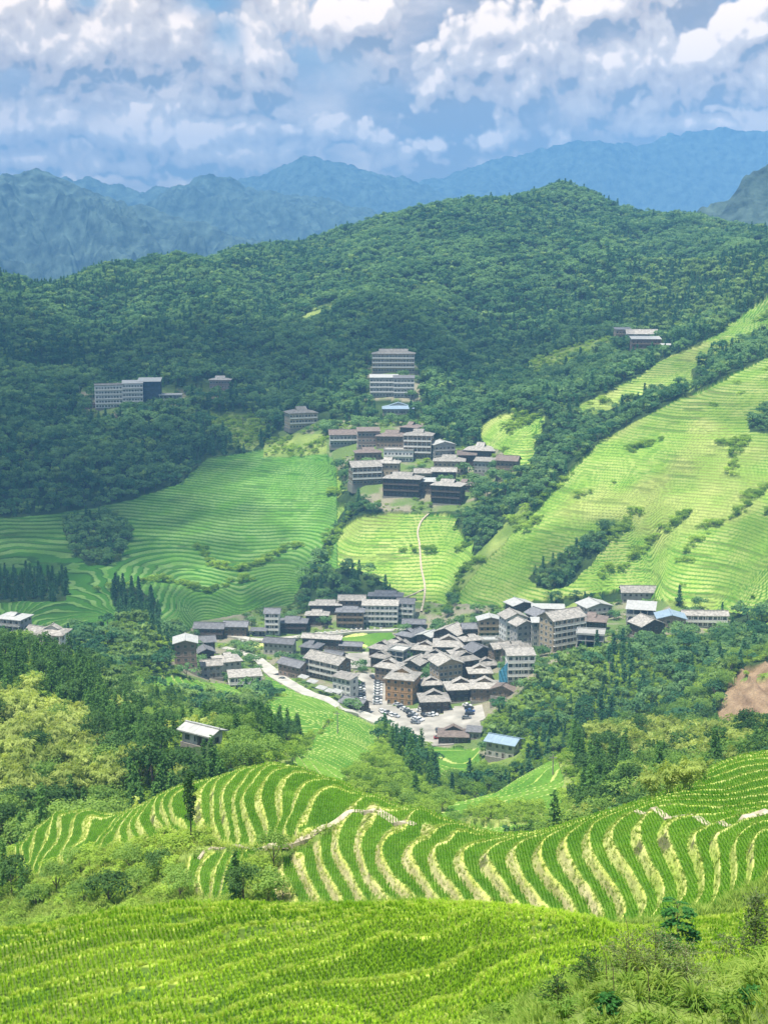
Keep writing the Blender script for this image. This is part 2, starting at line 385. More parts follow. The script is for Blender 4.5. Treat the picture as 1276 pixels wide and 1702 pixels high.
PTS = '''
-400,1702,52 -100,1702,52 850,1702,44 1000,1702,30 1276,1702,26 1700,1702,24
1000,1620,34 1100,1606,35 1276,1600,33 1700,1600,32
1100,1660,46 1276,1650,44 980,1640,50 1150,1560,65 1150,1600,57 1276,1555,64 1276,1600,55 1700,1500,68 1150,1530,73 1050,1560,62
-400,1640,105 0,1640,100 200,1620,100 300,1600,100 500,1570,100 700,1540,92 850,1535,88
200,1500,141 200,1450,149 200,1412,155 330,1500,130 318,1402,146 400,1500,122 0,1530,155 0,1450,168 100,1470,158
40,1400,178 93,1349,179.5 150,1347,175.7 220,1345,169 300,1305,168 330,1298,168 400,1277,166 450,1267,164 500,1274,158 560,1297,148 620,1325,138 700,1345,131 760,1372,124 830,1393,118.5 900,1384,117
580,1350,135.5 540,1310,144 480,1300,150
1050,1335,121 1100,1318,124 1150,1292,136 1190,1270,142 1220,1260,145 1276,1248,150 1276,1330,112 1200,1345,109 1200,1310,122 1700,1220,140 1700,1350,100
0,1490,210 150,1470,215 300,1425,210 450,1405,205 560,1400,190 700,1450,168 830,1480,158 950,1445,158 1100,1420,165 1276,1350,190 -400,1480,190
-400,1400,230 -400,1200,330 -400,1050,450 -400,1100,560 -400,1000,720 -400,850,950 -400,700,1150 -400,560,1400 -400,480,1700
600,1200,520 580,1230,440 560,1260,380 540,1280,350 600,1290,335 640,1330,300 560,1330,280 480,1330,260
930,1268,400 900,1275,390 860,1300,365 800,1330,335 740,1362,305 830,1385,280 900,1385,270 930,1320,330 700,1400,280 930,1300,460 850,1335,430 760,1360,400
720,1240,550 790,1242,545 760,1300,475 650,1240,500 690,1300,400 690,1340,330
1000,1345,285 1000,1290,330 980,1240,380 980,1290,430 980,1220,500 980,1150,550 980,1092,592
1100,1310,240 1100,1262,330 1100,1222,400 1100,1250,440 1100,1200,500 1100,1100,570
1276,1240,330 1276,1230,420 1276,1110,480 1276,1062,560 1276,1022,640 1180,1222,430 1210,1120,490 1180,1065,600
880,1240,480 900,1180,540 880,1120,590
0,1410,215 0,1300,262 0,1200,312 0,1110,385 0,1085,440 50,1078,480 100,1090,490 50,1130,545 50,1030,690
100,1345,245 100,1200,335 100,1110,420 100,1150,520 200,1345,240 200,1250,310 200,1180,385 200,1130,480
240,1112,565 230,1040,625 240,1022,645 240,1045,690 300,1285,262 300,1225,350 300,1185,450 300,1150,540 250,1130,558
400,1250,275 400,1222,350 400,1182,500 420,1152,590 400,1120,640 480,1250,330 480,1222,420 480,1190,500 500,1160,572 335,1250,415 335,1215,470
600,1190,590 650,1215,570 690,1235,560 700,1180,600 600,1130,640 740,1130,637 500,1100,682 560,1080,707 640,1060,732 400,1075,715 330,1078,695 330,1110,640 380,1130,622 450,1120,657
330,1052,738 500,1045,748 640,1032,765 720,1036,752 820,1100,655 820,1170,592 820,1230,540 780,1220,560 860,1255,500
800,1042,722 870,1060,675 900,1010,722 950,1080,632 1000,1040,672 1000,1000,730 1080,990,730 1060,1060,630 1130,1050,640 1190,1035,662 1240,1035,642
0,1040,700 0,960,805 0,858,950 100,1000,735 100,940,830 100,852,960 200,1000,745 200,930,850 200,832,990 300,1020,745 300,930,860 300,795,1020 400,1000,772 400,900,882 400,752,1050 500,1000,790 500,900,885 500,745,1030 560,960,802 560,870,905 560,795,980 520,940,830
600,1000,785 640,940,820 600,880,862 680,850,880 620,840,895 740,900,850 740,1000,780 690,970,802
600,800,925 680,830,895 750,840,885 800,790,935 700,760,962 560,735,1012 620,720,1020 760,730,1000 850,770,910 850,800,880 500,715,1060 640,690,1060 650,662,1092 650,618,1150 560,650,1130 450,720,1080
0,800,1010 0,700,1130 0,600,1290 0,520,1480 0,475,1700 150,760,1060 150,700,1140 200,680,1160 150,600,1310 150,520,1500 150,470,1750
300,740,1085 300,665,1185 300,560,1370 300,500,1520 300,444,1850 450,660,1190 450,560,1350 450,480,1560 450,420,1900 560,590,1260 560,500,1460 560,403,1900
640,540,1310 640,450,1560 640,386,1900 720,640,1130 720,540,1310 720,450,1530 720,362,1950 800,680,1070 800,600,1210 800,500,1390 800,400,1660 800,343,1950
870,640,1140 870,400,1660 870,340,1950 930,322,1970 930,650,1090 930,560,1260 930,450,1510 930,390,1700 985,335,1950 1010,355,1930
1060,590,1120 1060,550,1190 1060,480,1350 1060,410,1600 1060,362,1850 1150,530,1210 1150,450,1410 1150,372,1800 1276,465,1220 1276,430,1400 1276,404,1700
1000,620,1070 1276,490,1160 1276,560,1060 1200,560,1080 1130,590,1060 1050,625,1025 980,662,985 900,692,965 860,686,985 830,700,985 850,760,925 900,740,945 900,775,900
750,1000,770 800,940,790 860,870,812 900,820,832 960,760,855 1000,725,875 1060,690,895 1130,655,915 1200,620,945 1276,585,975 1000,738,905 1130,670,950 1276,600,1010
1276,1010,662 1276,900,705 1276,800,772 1276,700,855 1100,960,722 1100,850,775 1100,750,832 1000,960,742 1000,850,795 900,960,752 900,900,785 820,1010,745
-400,800,2400 0,750,2400 300,720,2400 600,700,2400 900,650,2400 1276,650,2400 1700,650,2400
1700,1500,110 1700,1250,220 1700,1150,400 1700,1000,520 1700,900,620 1700,500,960 1700,420,1300 1700,380,1700
'''
for w_ in PTS.split(): S(*[float(v) for v in w_.split(',')])
for q_ in (-.7, -.3, 0, .3, .7):
    ctrl.append((q_, math.log(14), -.78)); ctrl.append((q_, math.log(5), -.62)); ctrl.append((q_, math.log(26), -.70 if q_ < .1 else -.66))
C = np.array(ctrl)
# drop near duplicates
keep = []
for i in range(len(C)):
    if all(abs(C[i, 0] - C[j, 0]) * 2300 + abs(C[i, 1] - C[j, 1]) * 900 > 6 for j in keep[-60:]): keep.append(i)
C = C[keep]
KU, KV, KC = 4.6, 1.5, .02
U = np.stack([C[:, 0] * KU, C[:, 1] * KV], 1)
def kern(r2): return -np.sqrt(r2 + KC * KC)
Dm = ((U[:, None, :] - U[None]) ** 2).sum(-1)
n_ = len(C)
A = np.zeros((n_ + 3, n_ + 3)); A[:n_, :n_] = kern(Dm) + np.eye(n_) * 1.5e-3
A[:n_, n_] = 1; A[:n_, n_ + 1:] = U; A[n_, :n_] = 1; A[n_ + 1:, :n_] = U.T
W = np.linalg.solve(A, np.concatenate([C[:, 2], [0, 0, 0]]))
def t_of(q, ly):
    sh = q.shape; u = np.stack([q.ravel() * KU, ly.ravel() * KV], 1); out = np.empty(len(u))
    for i in range(0, len(u), 20000):
        b = u[i:i + 20000]
        r2 = ((b[:, None, :] - U[None]) ** 2).sum(-1)
        out[i:i + 20000] = kern(r2) @ W[:n_] + W[n_] + b @ W[n_ + 1:]
    return out.reshape(sh)
QMAX = .55
cq = np.linspace(-QMAX - .01, QMAX + .01, 401); cl = np.arange(math.log(4.0), math.log(2560), .012)
QQ, LL = np.meshgrid(cq, cl)
Tc = t_of(QQ, LL)
def crmat(xs, g):                       # cubic interpolation matrix as (indices, weights)
    h = g[1] - g[0]; s = (xs - g[0]) / h; i = np.clip(np.floor(s).astype(int), 1, len(g) - 3); f = s - i
    w = np.stack([-.5 * f + f * f - .5 * f ** 3, 1 - 2.5 * f * f + 1.5 * f ** 3, .5 * f + 2 * f * f - 1.5 * f ** 3, -.5 * f * f + .5 * f ** 3], 1)
    return i, w
fq = np.concatenate([np.arange(-QMAX, -.32, .004), np.arange(-.32, .32, .00092), np.arange(.32, QMAX, .004)])
fl = []
y_ = math.log(4.2)
while y_ < math.log(2500):
    fl.append(y_); Y_ = math.exp(y_)
    y_ += .03 if Y_ < 40 else .0035 if Y_ < 86 else .0028 if Y_ < 190 else .003 if Y_ < 540 else .0016 if Y_ < 690 else .00085 if Y_ < 1080 else .0028 if Y_ < 1300 else .005
fl = np.array(fl)
ic, wc = crmat(fq, cq); ir, wr = crmat(fl, cl)
tmp = sum(Tc[:, ic + k - 1] * wc[:, k] for k in range(4))
T = sum(tmp[ir + k - 1, :] * wr[:, k][:, None] for k in range(4))
Yg = np.exp(fl)[:, None] * np.ones_like(fq)[None]
Xg = Yg * fq[None]
Zb = T * Yg
PXg, ROWg = prow(fq[None] * np.ones_like(T), T)

# land cover -------------------------------------------------------
SCRUB, RICE, WOOD, TOWN, SHRUB, SCAR, NEAR, MID, ZEB = range(9)
LC = np.full(T.shape, SCRUB, np.int8)
LC[Yg > 190] = WOOD
SH0 = [('700,1300 760,1262 940,1250 965,1300 965,1420 700,1480', 190, 440), ('430,1275 520,1215 560,1180 640,1190 700,1330 700,1420 430,1420', 190, 470)]
zone = []
def Z_(c, y0, y1, s): zone.append((c, y0, y1, [tuple(float(v) for v in w.split(',')) for w in s.split()]))
Z_(NEAR, 38, 78, '-900,1480 1060,1480 1060,1600 940,1625 880,1650 800,1690 740,1730 -900,1830')
Z_(NEAR, 50, 78, '980,1480 1700,1480 1700,1620 980,1620')
Z_(ZEB, 84, 160, '445,1470 462,1430 500,1410 528,1396 562,1365 600,1343 640,1315 700,1335 830,1380 1000,1340 1100,1306 1190,1258 1276,1238 1800,1180 1800,1600 1276,1560 700,1600 470,1600 460,1520')
Z_(ZEB, 125, 192, '15,1390 20,1420 55,1460 80,1440 125,1428 165,1415 205,1408 240,1394 280,1384 320,1386 345,1380 350,1404 380,1408 480,1397 530,1382 600,1345 640,1330 560,1275 450,1240 330,1275 220,1320 93,1320')
Z_(ZEB, 122, 160, '298,1485 298,1442 330,1420 430,1410 400,1440 375,1495')
Z_(RICE, 640, 1200, '-900,862 0,860 100,852 190,840 300,802 345,762 420,750 490,738 560,748 605,800 570,850 525,930 485,1000 450,1020 330,1040 280,1052 200,1045 110,1055 -900,1070')
Z_(RICE, 700, 930, '520,950 560,885 600,852 680,848 770,856 785,900 790,950 760,1000 765,1035 730,1042 700,1020 640,975 560,950')
Z_(RICE, 640, 1030, '740,1042 755,985 800,935 870,864 960,770 1000,730 1140,658 1276,592 1900,480 1900,1030 1276,1018 1200,1018 1100,1000 1040,985 960,995 860,1005 800,1042')
Z_(RICE, 930, 1250, '960,672 1050,630 1110,595 1180,562 1230,520 1276,489 1900,340 1900,490 1276,592 1200,622 1140,656 1040,705 970,735')
Z_(RICE, 890, 1010, '790,705 830,690 860,683 905,690 900,740 888,780 830,775 805,740')
Z_(SHRUB, 900, 1300, '880,600 950,575 1010,560 1020,580 960,605 890,625')
Z_(SHRUB, 1200, 2000, '480,535 520,515 560,510 560,530 500,545')
Z_(SHRUB, 1000, 1250, '330,690 420,690 450,720 420,750 380,740')
Z_(SHRUB, 640, 900, '752,975 775,935 810,900 860,850 880,830 872,862 805,935 762,985')
Z_(WOOD, 700, 1000, '105,868 160,852 222,880 200,932 150,942 115,912')
Z_(WOOD, 640, 900, '-50,960 60,955 112,970 110,1000 -50,1005')
Z_(WOOD, 640, 800, '185,985 225,975 262,1000 270,1045 200,1040')
Z_(WOOD, 740, 900, '500,1005 520,952 570,940 620,958 665,985 600,992 540,988')
Z_(WOOD, 640, 860, '878,962 900,940 960,918 1000,880 1022,890 980,942 940,982 890,978')
Z_(WOOD, 800, 1200, '880,775 900,705 970,692 1040,672 1130,636 1148,652 1060,692 1000,728 955,768 900,800')
Z_(WOOD, 900, 1200, '1150,612 1200,592 1276,552 1400,520 1400,560 1276,592 1200,627 1155,642')
Z_(WOOD, 640, 1000, '1240,700 1290,680 1290,720 1245,720')
Z_(WOOD, 760, 1000, '758,865 775,832 850,800 878,782 893,806 852,850 800,900 772,893')
Z_(WOOD, 820, 950, '560,830 590,805 640,825 600,855')
Z_(SHRUB, 640, 800, '900,1020 960,1000 1110,1000 1200,1040 1100,1030')
Z_(TOWN, 840, 1130, '462,722 480,690 540,700 700,700 740,745 830,745 872,790 780,850 640,850 582,812 545,755')
Z_(TOWN, 1060, 1180, '608,665 608,610 690,575 700,665')
Z_(TOWN, 1100, 1230, '125,690 135,640 240,640 300,655 385,650 385,665 300,680 180,690')
Z_(SHRUB, 980, 1100, '480,720 440,735 440,760 545,755 540,720')
Z_(TOWN, 525, 800, '280,1115 300,1060 330,1035 500,1000 700,1000 850,1010 880,1012 960,1014 1030,1000 1100,998 1130,1020 1215,1025 1205,1058 1080,1070 960,1085 905,1112 865,1165 805,1200 800,1228 812,1262 770,1240 700,1244 620,1205 560,1178 440,1135 380,1145')
Z_(SCRUB, 420, 520, '790,1245 880,1240 880,1275 800,1275')
Z_(MID, 250, 580, '455,1285 510,1245 540,1205 560,1182 612,1188 635,1212 622,1245 590,1290 560,1320 500,1320')
Z_(MID, 420, 660, '385,1245 410,1205 455,1160 540,1150 560,1182 520,1225 440,1245')
Z_(MID, 500, 680, '440,1100 470,1120 545,1165 520,1165 440,1150')
Z_(SHRUB, 290, 500, '590,1330 575,1290 625,1245 640,1222 680,1240 690,1300 690,1350')
Z_(MID, 260, 440, '690,1392 735,1350 800,1322 870,1290 920,1262 938,1290 930,1340 930,1368 880,1380 820,1400')
Z_(SHRUB, 260, 440, '760,1362 800,1340 840,1335 900,1345 945,1372 900,1372 820,1366')
Z_(MID, 430, 560, '710,1240 795,1242 800,1285 760,1312 715,1292')
Z_(MID, 480, 660, '203,1115 290,1122 380,1140 430,1165 300,1158 230,1165')
Z_(SCAR, 390, 530, '1178,1232 1195,1180 1212,1132 1232,1112 1276,1100 1900,1080 1900,1240')
Z_(MID, 540, 720, '1175,1050 1210,1040 1290,1030 1290,1062')
Z_(MID, 700, 800, '395,1078 400,1066 445,1060 450,1075')
Z_(MID, 690, 780, '560,1068 560,1055 650,1048 660,1062 620,1078')
zone = [(SHRUB, a0, a1, [tuple(float(v) for v in w.split(',')) for w in s_.split()]) for (s_, a0, a1) in SH0] + zone
for (c, y0, y1, pts) in zone:
    wob = 3.5
    m = in_poly(PXg + wob * fbm(Xg / 9, Yg / 9, 3, 2), ROWg + wob * fbm(Xg / 9, Yg / 9, 5, 2), pts) & (Yg > y0) & (Yg < y1)
    LC[m] = c

LC[(LC == SCAR) & (fbm(Xg / 8, Yg / 8, 74, 3) > .34)] = SHRUB
# relief and terraces -----------------------------------------------
def terrace(z, h, w, z0=0.0, bund=.0):
    s = (z - z0) / h; k = np.floor(s); f = s - k
    g = np.clip((f - (1 - w)) / w, 0, 1)
    riser = (f > 1 - w) & (f < .999)
    g = g * g * (3 - 2 * g) * .3 + g * .7
    b = bund * (np.exp(-((f) / .05) ** 2) + np.exp(-((1 - f) / .05) ** 2))
    return z0 + h * (k + g) + b, riser, f, k
Zf = Zb.copy()
nz1 = fbm(Xg / 60, Yg / 60, 11, 4)
nz2 = fbm(Xg / 11, Yg / 11, 21, 3)
nz3 = fbm(Xg / 2.2, Yg / 2.2, 31, 2)
wood = (LC == WOOD); scr = (LC == SCRUB) | (LC == SHRUB)
farw = np.clip((Yg - 1150) / 500, 0, 1)
gul = (1 - 2 * np.abs(fbm(Xg / 170 + Yg / 900, Yg / 420, 131, 4)))
hillw = np.clip((Yg - 1080) / 250, 0, 1) * np.clip((1980 - Yg) / 250, .25, 1)
Zf += np.where(wood, nz1 * (1.5 + 6 * farw) + nz2 * (.8 + 2.0 * farw) + (gul - .45) * 26 * hillw, 0)
Zf += np.where(scr, nz2 * .7 * np.clip(Yg / 150, .3, 1.5) + nz3 * .25, 0)
zw = Zb + nz1 * .5 * 0
far = (LC == RICE)
nl = fbm(Xg / 95, Yg / 95, 41, 3) * np.where(PXg < 560, 1.5, 4.2) + nz2 * .28
HF = np.where(PXg < 560, np.where(Yg < 840, .7, 1.05), 1.3)
zt, rf, ff, kf = terrace(Zb + nl, HF, .36)
Zf = np.where(far, zt - nl * 0 + 0, Zf)
zn, rn, fn, kn = terrace(Zb + fbm(Xg / 16, Yg / 16, 51, 2) * .06, .6, .10, -30.0, bund=.08)
Zf = np.where(LC == NEAR, zn, Zf)
zz, rz, fz, kz = terrace(Zb + nz2 * .06 + nz3 * .025, STEP, .33 + .10 * nz2, ZK, bund=.07)
Zf = np.where(LC == ZEB, zz + np.where(rz, nz3 * .06, 0), Zf)
zm, rm, fm, km = terrace(Zb + fbm(Xg / 30, Yg / 30, 61, 2) * 2.0, 1.5, .30)
Zf = np.where(LC == MID, zm, Zf)
Zf = np.where(LC == SCAR, Zb + (1 - 2 * np.abs(fbm(Xg / 9, Yg / 60, 71, 5))) * 3.0 - 2.0, Zf)

# surface colours (albedo; the left far terraces include cloud shade) ------------------------------------------
COL = np.zeros(T.shape + (3,), np.float32)
def setc(m, c): COL[m] = c if np.ndim(c) == 1 else c[m]
def lerp(a, b, f): return np.asarray(a)[None, None] * (1 - f[..., None]) + np.asarray(b)[None, None] * f[..., None]
n01 = np.clip(nz1 * 1.1 + .5, 0, 1); n02 = np.clip(nz2 * 1.1 + .5, 0, 1); n03 = np.clip(nz3 * 1.0 + .5, 0, 1)
COL[:] = lerp((.09, .15, .025), (.20, .27, .06), n02)
setc(wood, lerp((.018, .040, .012), (.05, .085, .022), n02))
setc(LC == SHRUB, lerp((.12, .19, .035), (.25, .31, .08), n02))
fieldn = hsh(kf.astype(np.int64), np.zeros_like(kf, dtype=np.int64), 5)
cr_ = lerp((.060, .175, .018), (.135, .245, .035), np.clip(fieldn * .75 + n01 * .35, 0, 1))
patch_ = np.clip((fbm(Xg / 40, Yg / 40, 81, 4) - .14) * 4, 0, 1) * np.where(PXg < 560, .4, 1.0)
cr_ = cr_ * (1 - .6 * patch_[..., None]) + np.array([.25, .24, .09]) * .6 * patch_[..., None]
cb_ = lerp((.23, .33, .07), (.36, .39, .15), n02)
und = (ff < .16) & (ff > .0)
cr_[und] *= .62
dk = np.clip((fbm(Xg / 22, kf * 3.7, 91, 2) - .42) * 4, 0, .6)[..., None]
cb_ = cb_ * (1 - dk) + np.array([.07, .11, .03]) * dk
cc = np.where(rf[..., None], cb_, cr_)
big_ = np.clip(fbm(Xg / 70, Yg / 70, 85, 3) * 1.4 + .5, 0, 1)[..., None]
cc = cc * (.72 + .5 * big_) * np.where((PXg < 560)[..., None], np.array([.46, .70, .50]), np.array([.97, 1.02, .78]))  # left slope tinted darker and greener: cloud shade put into its colour
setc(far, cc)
cm = np.where(rm[..., None], lerp((.40, .48, .10), (.52, .54, .20), n02), lerp((.075, .19, .018), (.13, .25, .03), n02))
setc(LC == MID, cm)
right = np.clip((PXg - 960) / 150 + nz2 * .3, 0, 1) * (Yg < 130)
leftz = ((Yg > 134) & (PXg < 560)) * 1.0
tan_ = lerp((.30, .28, .12), (.42, .38, .19), n03); grn_ = lerp((.26, .36, .05), (.38, .45, .09), n03)
mixz = np.clip(.12 + right * .85 + leftz * .45 + (nz2 * .5), 0, 1)[..., None]
cz = tan_ * (1 - mixz) + grn_ * mixz
edge = (fz > .93) | (fz < .05)
cz = np.where(edge[..., None], lerp((.42, .46, .10), (.48, .50, .16), n03), cz)
blot = (nz3 > .55) & rz
cz[blot] = (.12, .13, .05)
cz = cz * 1.12
setc(LC == ZEB, np.where((rz | edge)[..., None], cz, lerp((.065, .15, .014), (.10, .19, .02), n03)))
setc(LC == NEAR, np.where((rn | (fn < .07))[..., None], lerp((.30, .42, .05), (.42, .50, .10), n03), lerp((.05, .11, .012), (.12, .17, .03), n03)))
setc(LC == TOWN, lerp((.24, .22, .15), (.12, .18, .05), np.clip(n02 * 2.6 - .5, 0, 1)))
setc(LC == SCAR, lerp((.17, .11, .065), (.33, .235, .14), np.clip(fbm(Xg / 4, Yg / 9, 73, 4) + .5, 0, 1)))

g_at = bpy.data.materials.new('terrain_cover'); g_at.use_nodes = True
def terrain_mat():
    t = g_at.node_tree; t.nodes.clear(); N, L = NT(t)
    out = N('ShaderNodeOutputMaterial'); b = N('ShaderNodeBsdfPrincipled'); L(b.outputs[0], out.inputs[0])
    b.inputs['Roughness'].default_value = .95; b.inputs['Specular IOR Level'].default_value = .15
    at = N('ShaderNodeAttribute', attribute_name='cover')
    tc = N('ShaderNodeTexCoord')
    n1 = N('ShaderNodeTexNoise'); n1.inputs['Scale'].default_value = 1.3; n1.inputs['Detail'].default_value = 8; n1.inputs['Roughness'].default_value = .65
    L(tc.outputs['Object'], n1.inputs['Vector'])
    mr = N('ShaderNodeMapRange'); L(n1.outputs[0], mr.inputs[0]); mr.inputs[1].default_value = .28; mr.inputs[2].default_value = .72
    mr.inputs[3].default_value = .62; mr.inputs[4].default_value = 1.38
    sc = N('ShaderNodeVectorMath', operation='SCALE'); L(at.outputs['Color'], sc.inputs[0]); L(mr.outputs[0], sc.inputs['Scale'])
    L(sc.outputs[0], b.inputs['Base Color'])
    n2 = N('ShaderNodeTexNoise'); n2.inputs['Scale'].default_value = 5; n2.inputs['Detail'].default_value = 6
    L(tc.outputs['Object'], n2.inputs['Vector'])
    bp = N('ShaderNodeBump'); bp.inputs['Distance'].default_value = .12; bp.inputs['Strength'].default_value = .8
    L(n2.outputs[0], bp.inputs['Height']); L(bp.outputs[0], b.inputs['Normal'])
terrain_mat()
nr, nc = T.shape
Vg = np.stack([Xg, Yg, Zf], -1).reshape(-1, 3)
idx = np.arange(nr * nc, dtype=np.int32).reshape(nr, nc)
Fg = np.stack([idx[:-1, :-1], idx[:-1, 1:], idx[1:, 1:], idx[1:, :-1]], -1).reshape(-1, 4)
gm = mesh_np('ground', Vg, Fg, [g_at], smooth=False)
ca = gm.color_attributes.new('cover', 'FLOAT_COLOR', 'POINT')
ca.data.foreach_set('color', np.concatenate([COL, np.ones(T.shape + (1,), np.float32)], -1).astype(np.float32).ravel())
ground = tag(link('ground', gm), 'terraced valley ground with rice terraces, woods floor and earth', kind='structure')

def grid_ij(x, y):
    q = x / y; ly = np.log(y)
    j = np.clip(np.searchsorted(fq, q) - 1, 0, nc - 2); i = np.clip(np.searchsorted(fl, ly) - 1, 0, nr - 2)
    fj = np.clip((q - fq[j]) / (fq[j + 1] - fq[j]), 0, 1); fi = np.clip((ly - fl[i]) / (fl[i + 1] - fl[i]), 0, 1)
    return i, j, fi, fj
def ground_z(x, y, src=None):
    src = Zf if src is None else src
    x = np.atleast_1d(np.asarray(x, float)); y = np.atleast_1d(np.asarray(y, float))
    i, j, fi, fj = grid_ij(x, y)
    return (src[i, j] * (1 - fi) + src[i + 1, j] * fi) * (1 - fj) + (src[i, j + 1] * (1 - fi) + src[i + 1, j + 1] * fi) * fj
def cover(x, y):
    i, j, fi, fj = grid_ij(np.asarray(x, float), np.asarray(y, float)); return LC[i, j]
def hit(px, row, y0=0, y1=2400):
    """where a sight line meets the ground"""
    q, t = tq(px, row)
    j = min(max(int(np.searchsorted(fq, q)) - 1, 0), nc - 2)
    tt = Zb[:, j] / Yg[:, j]
    ok = np.nonzero((tt >= t) & (Yg[:, j] > y0) & (Yg[:, j] < y1))[0]
    if len(ok) == 0:
        k = int(np.argmin(np.where((Yg[:, j] > y0) & (Yg[:, j] < y1), abs(tt - t), 9)))
    else: k = int(ok[0])
    Y = float(Yg[k, j]); return (q * Y, Y, float(ground_z(q * Y, Y)[0]))
# ------------------------------------------------------------------ far mountains
mtn_mat = material('forested_mountain', (.062, .090, .068), rough=.95, var=.8, scale=.022, bump=12, bscale=.035, spec=.1)
def mountain(name, label, crest, Y, depth, base_row, amp, seed, tree=5.0, nx=420, ny=170):
    pts = np.array(crest, float)
    q0 = tq(pts[0, 0], pts[0, 1])[0]; q1 = tq(pts[-1, 0], pts[-1, 1])[0]
    qs = np.array([tq(a, b)[0] for a, b in crest]); zs = np.array([tq(a, b)[1] * Y for a, b in crest])
    q = np.linspace(q0, q1, nx)
    zc = np.interp(q, qs, zs)
    zc = (zc + np.interp(q + (q[1] - q[0]) * 3, qs, zs) + np.interp(q - (q[1] - q[0]) * 3, qs, zs)) / 3
    xc = q * Y
    zc = zc + fbm(xc / (Y * .012), xc * 0 + seed, seed, 4) * Y * .0016
    v = np.concatenate([np.linspace(-1, 0, ny), np.linspace(0, .35, 24)[1:]])      # -1 foot on our side, 0 crest, >0 the far side
    VV, XX = np.meshgrid(v, xc, indexing='ij'); ZC = np.broadcast_to(zc, VV.shape)
    zbase = tq(638, base_row)[1] * (Y - depth)
    YY = Y + VV * depth + fbm(XX / (Y * .05), VV * 0, seed + 3, 3) * depth * .10
    a = np.abs(VV)
    prof = np.where(VV < 0, a ** .9, a * 1.6)
    Zm = ZC + (zbase - ZC) * prof
    wgt = np.clip(a * 5, 0, 1) * np.clip((1.0 - a) * 3, 0.2, 1)
    rid = 1 - np.abs(fbm((XX + VV * depth * .5) / (Y * .045), YY / (Y * .11), seed + 9, 5))
    Zm = Zm + (rid - .75) * amp * wgt
    Zm = Zm + fbm(XX / 60, YY / 60, seed + 5, 3) * tree * 5 + fbm(XX / 15, YY / 15, seed + 6, 2) * tree
    V = np.stack([XX, YY, Zm], -1).reshape(-1, 3); r, c = VV.shape
    ii = np.arange(r * c, dtype=np.int32).reshape(r, c)
    Fm = np.stack([ii[:-1, :-1], ii[:-1, 1:], ii[1:, 1:], ii[1:, :-1]], -1).reshape(-1, 4)
    o = link(name, mesh_np(name, V, Fm, [mtn_mat]))
    return tag(o, label, kind='structure')
mountain('mountain', 'forested mountain flank rising at the right edge behind the wooded hill', [(1040,430),(1100,392),(1150,356),(1200,327),(1240,300),(1276,286),(1400,250),(1700,230)], 2750, 420, 560, 50, 3, tree=7, nx=500, ny=160)
mountain('mountain', 'blue forested mountain with a rounded top at the left edge', [(-600,350),(-250,300),(0,290),(20,285),(45,279),(75,288),(110,300),(160,322),(250,345),(330,372),(420,402),(520,435),(660,500)], 4700, 1500, 640, 400, 13, nx=700, ny=300)
mountain('mountain', 'blue forested ridge behind the left mountain, sloping down to the right', [(60,520),(150,430),(230,350),(270,322),(320,298),(345,294),(375,296),(400,300),(430,312),(500,326),(560,335),(620,345),(665,358),(720,385),(800,420),(950,480)], 6100, 1500, 600, 380, 23, nx=600, ny=260)
mountain('mountain', 'low hazy ridge between the two left mountains', [(0,330),(60,302),(110,292),(150,297),(190,305),(230,320),(265,309),(285,315),(340,335),(520,380)], 7200, 900, 520, 160, 33)
mountain('mountain', 'pale blue pyramid peak far behind the valley', [(250,420),(330,340),(400,297),(450,284),(490,268),(515,258),(528,256),(542,263),(560,268),(600,280),(650,288),(700,305),(760,330),(860,370),(1000,420)], 8300, 1500, 520, 260, 43)
mountain('mountain', 'pale blue long mountain ridge rising to the right', [(560,370),(640,325),(700,303),(740,290),(790,278),(805,272),(825,262),(880,252),(900,247),(940,236),(1000,237),(1060,240),(1120,222),(1190,212),(1215,213),(1240,219),(1276,216),(1500,230),(1900,300)], 9600, 1600, 520, 280, 53)

# ------------------------------------------------------------------ haze
def build_haze():
    b = MB(); b.box(-6500, -400, -330, 8500, 11200, 930)
    mt = bpy.data.materials.new('haze_air'); mt.use_nodes = True; t = mt.node_tree; t.nodes.clear(); N, L = NT(t)
    out = N('ShaderNodeOutputMaterial'); v = N('ShaderNodeVolumePrincipled'); L(v.outputs[0], out.inputs['Volume'])
    v.inputs['Color'].default_value = (.20, .46, .80, 1)
    v.inputs['Density'].default_value = HAZE
    v.inputs['Anisotropy'].default_value = -.3
    o = link('haze', b.mesh('haze', [mt])); tag(o, 'thin blue haze filling the valley air', kind='stuff')
HAZE = 1.7e-4
build_haze()

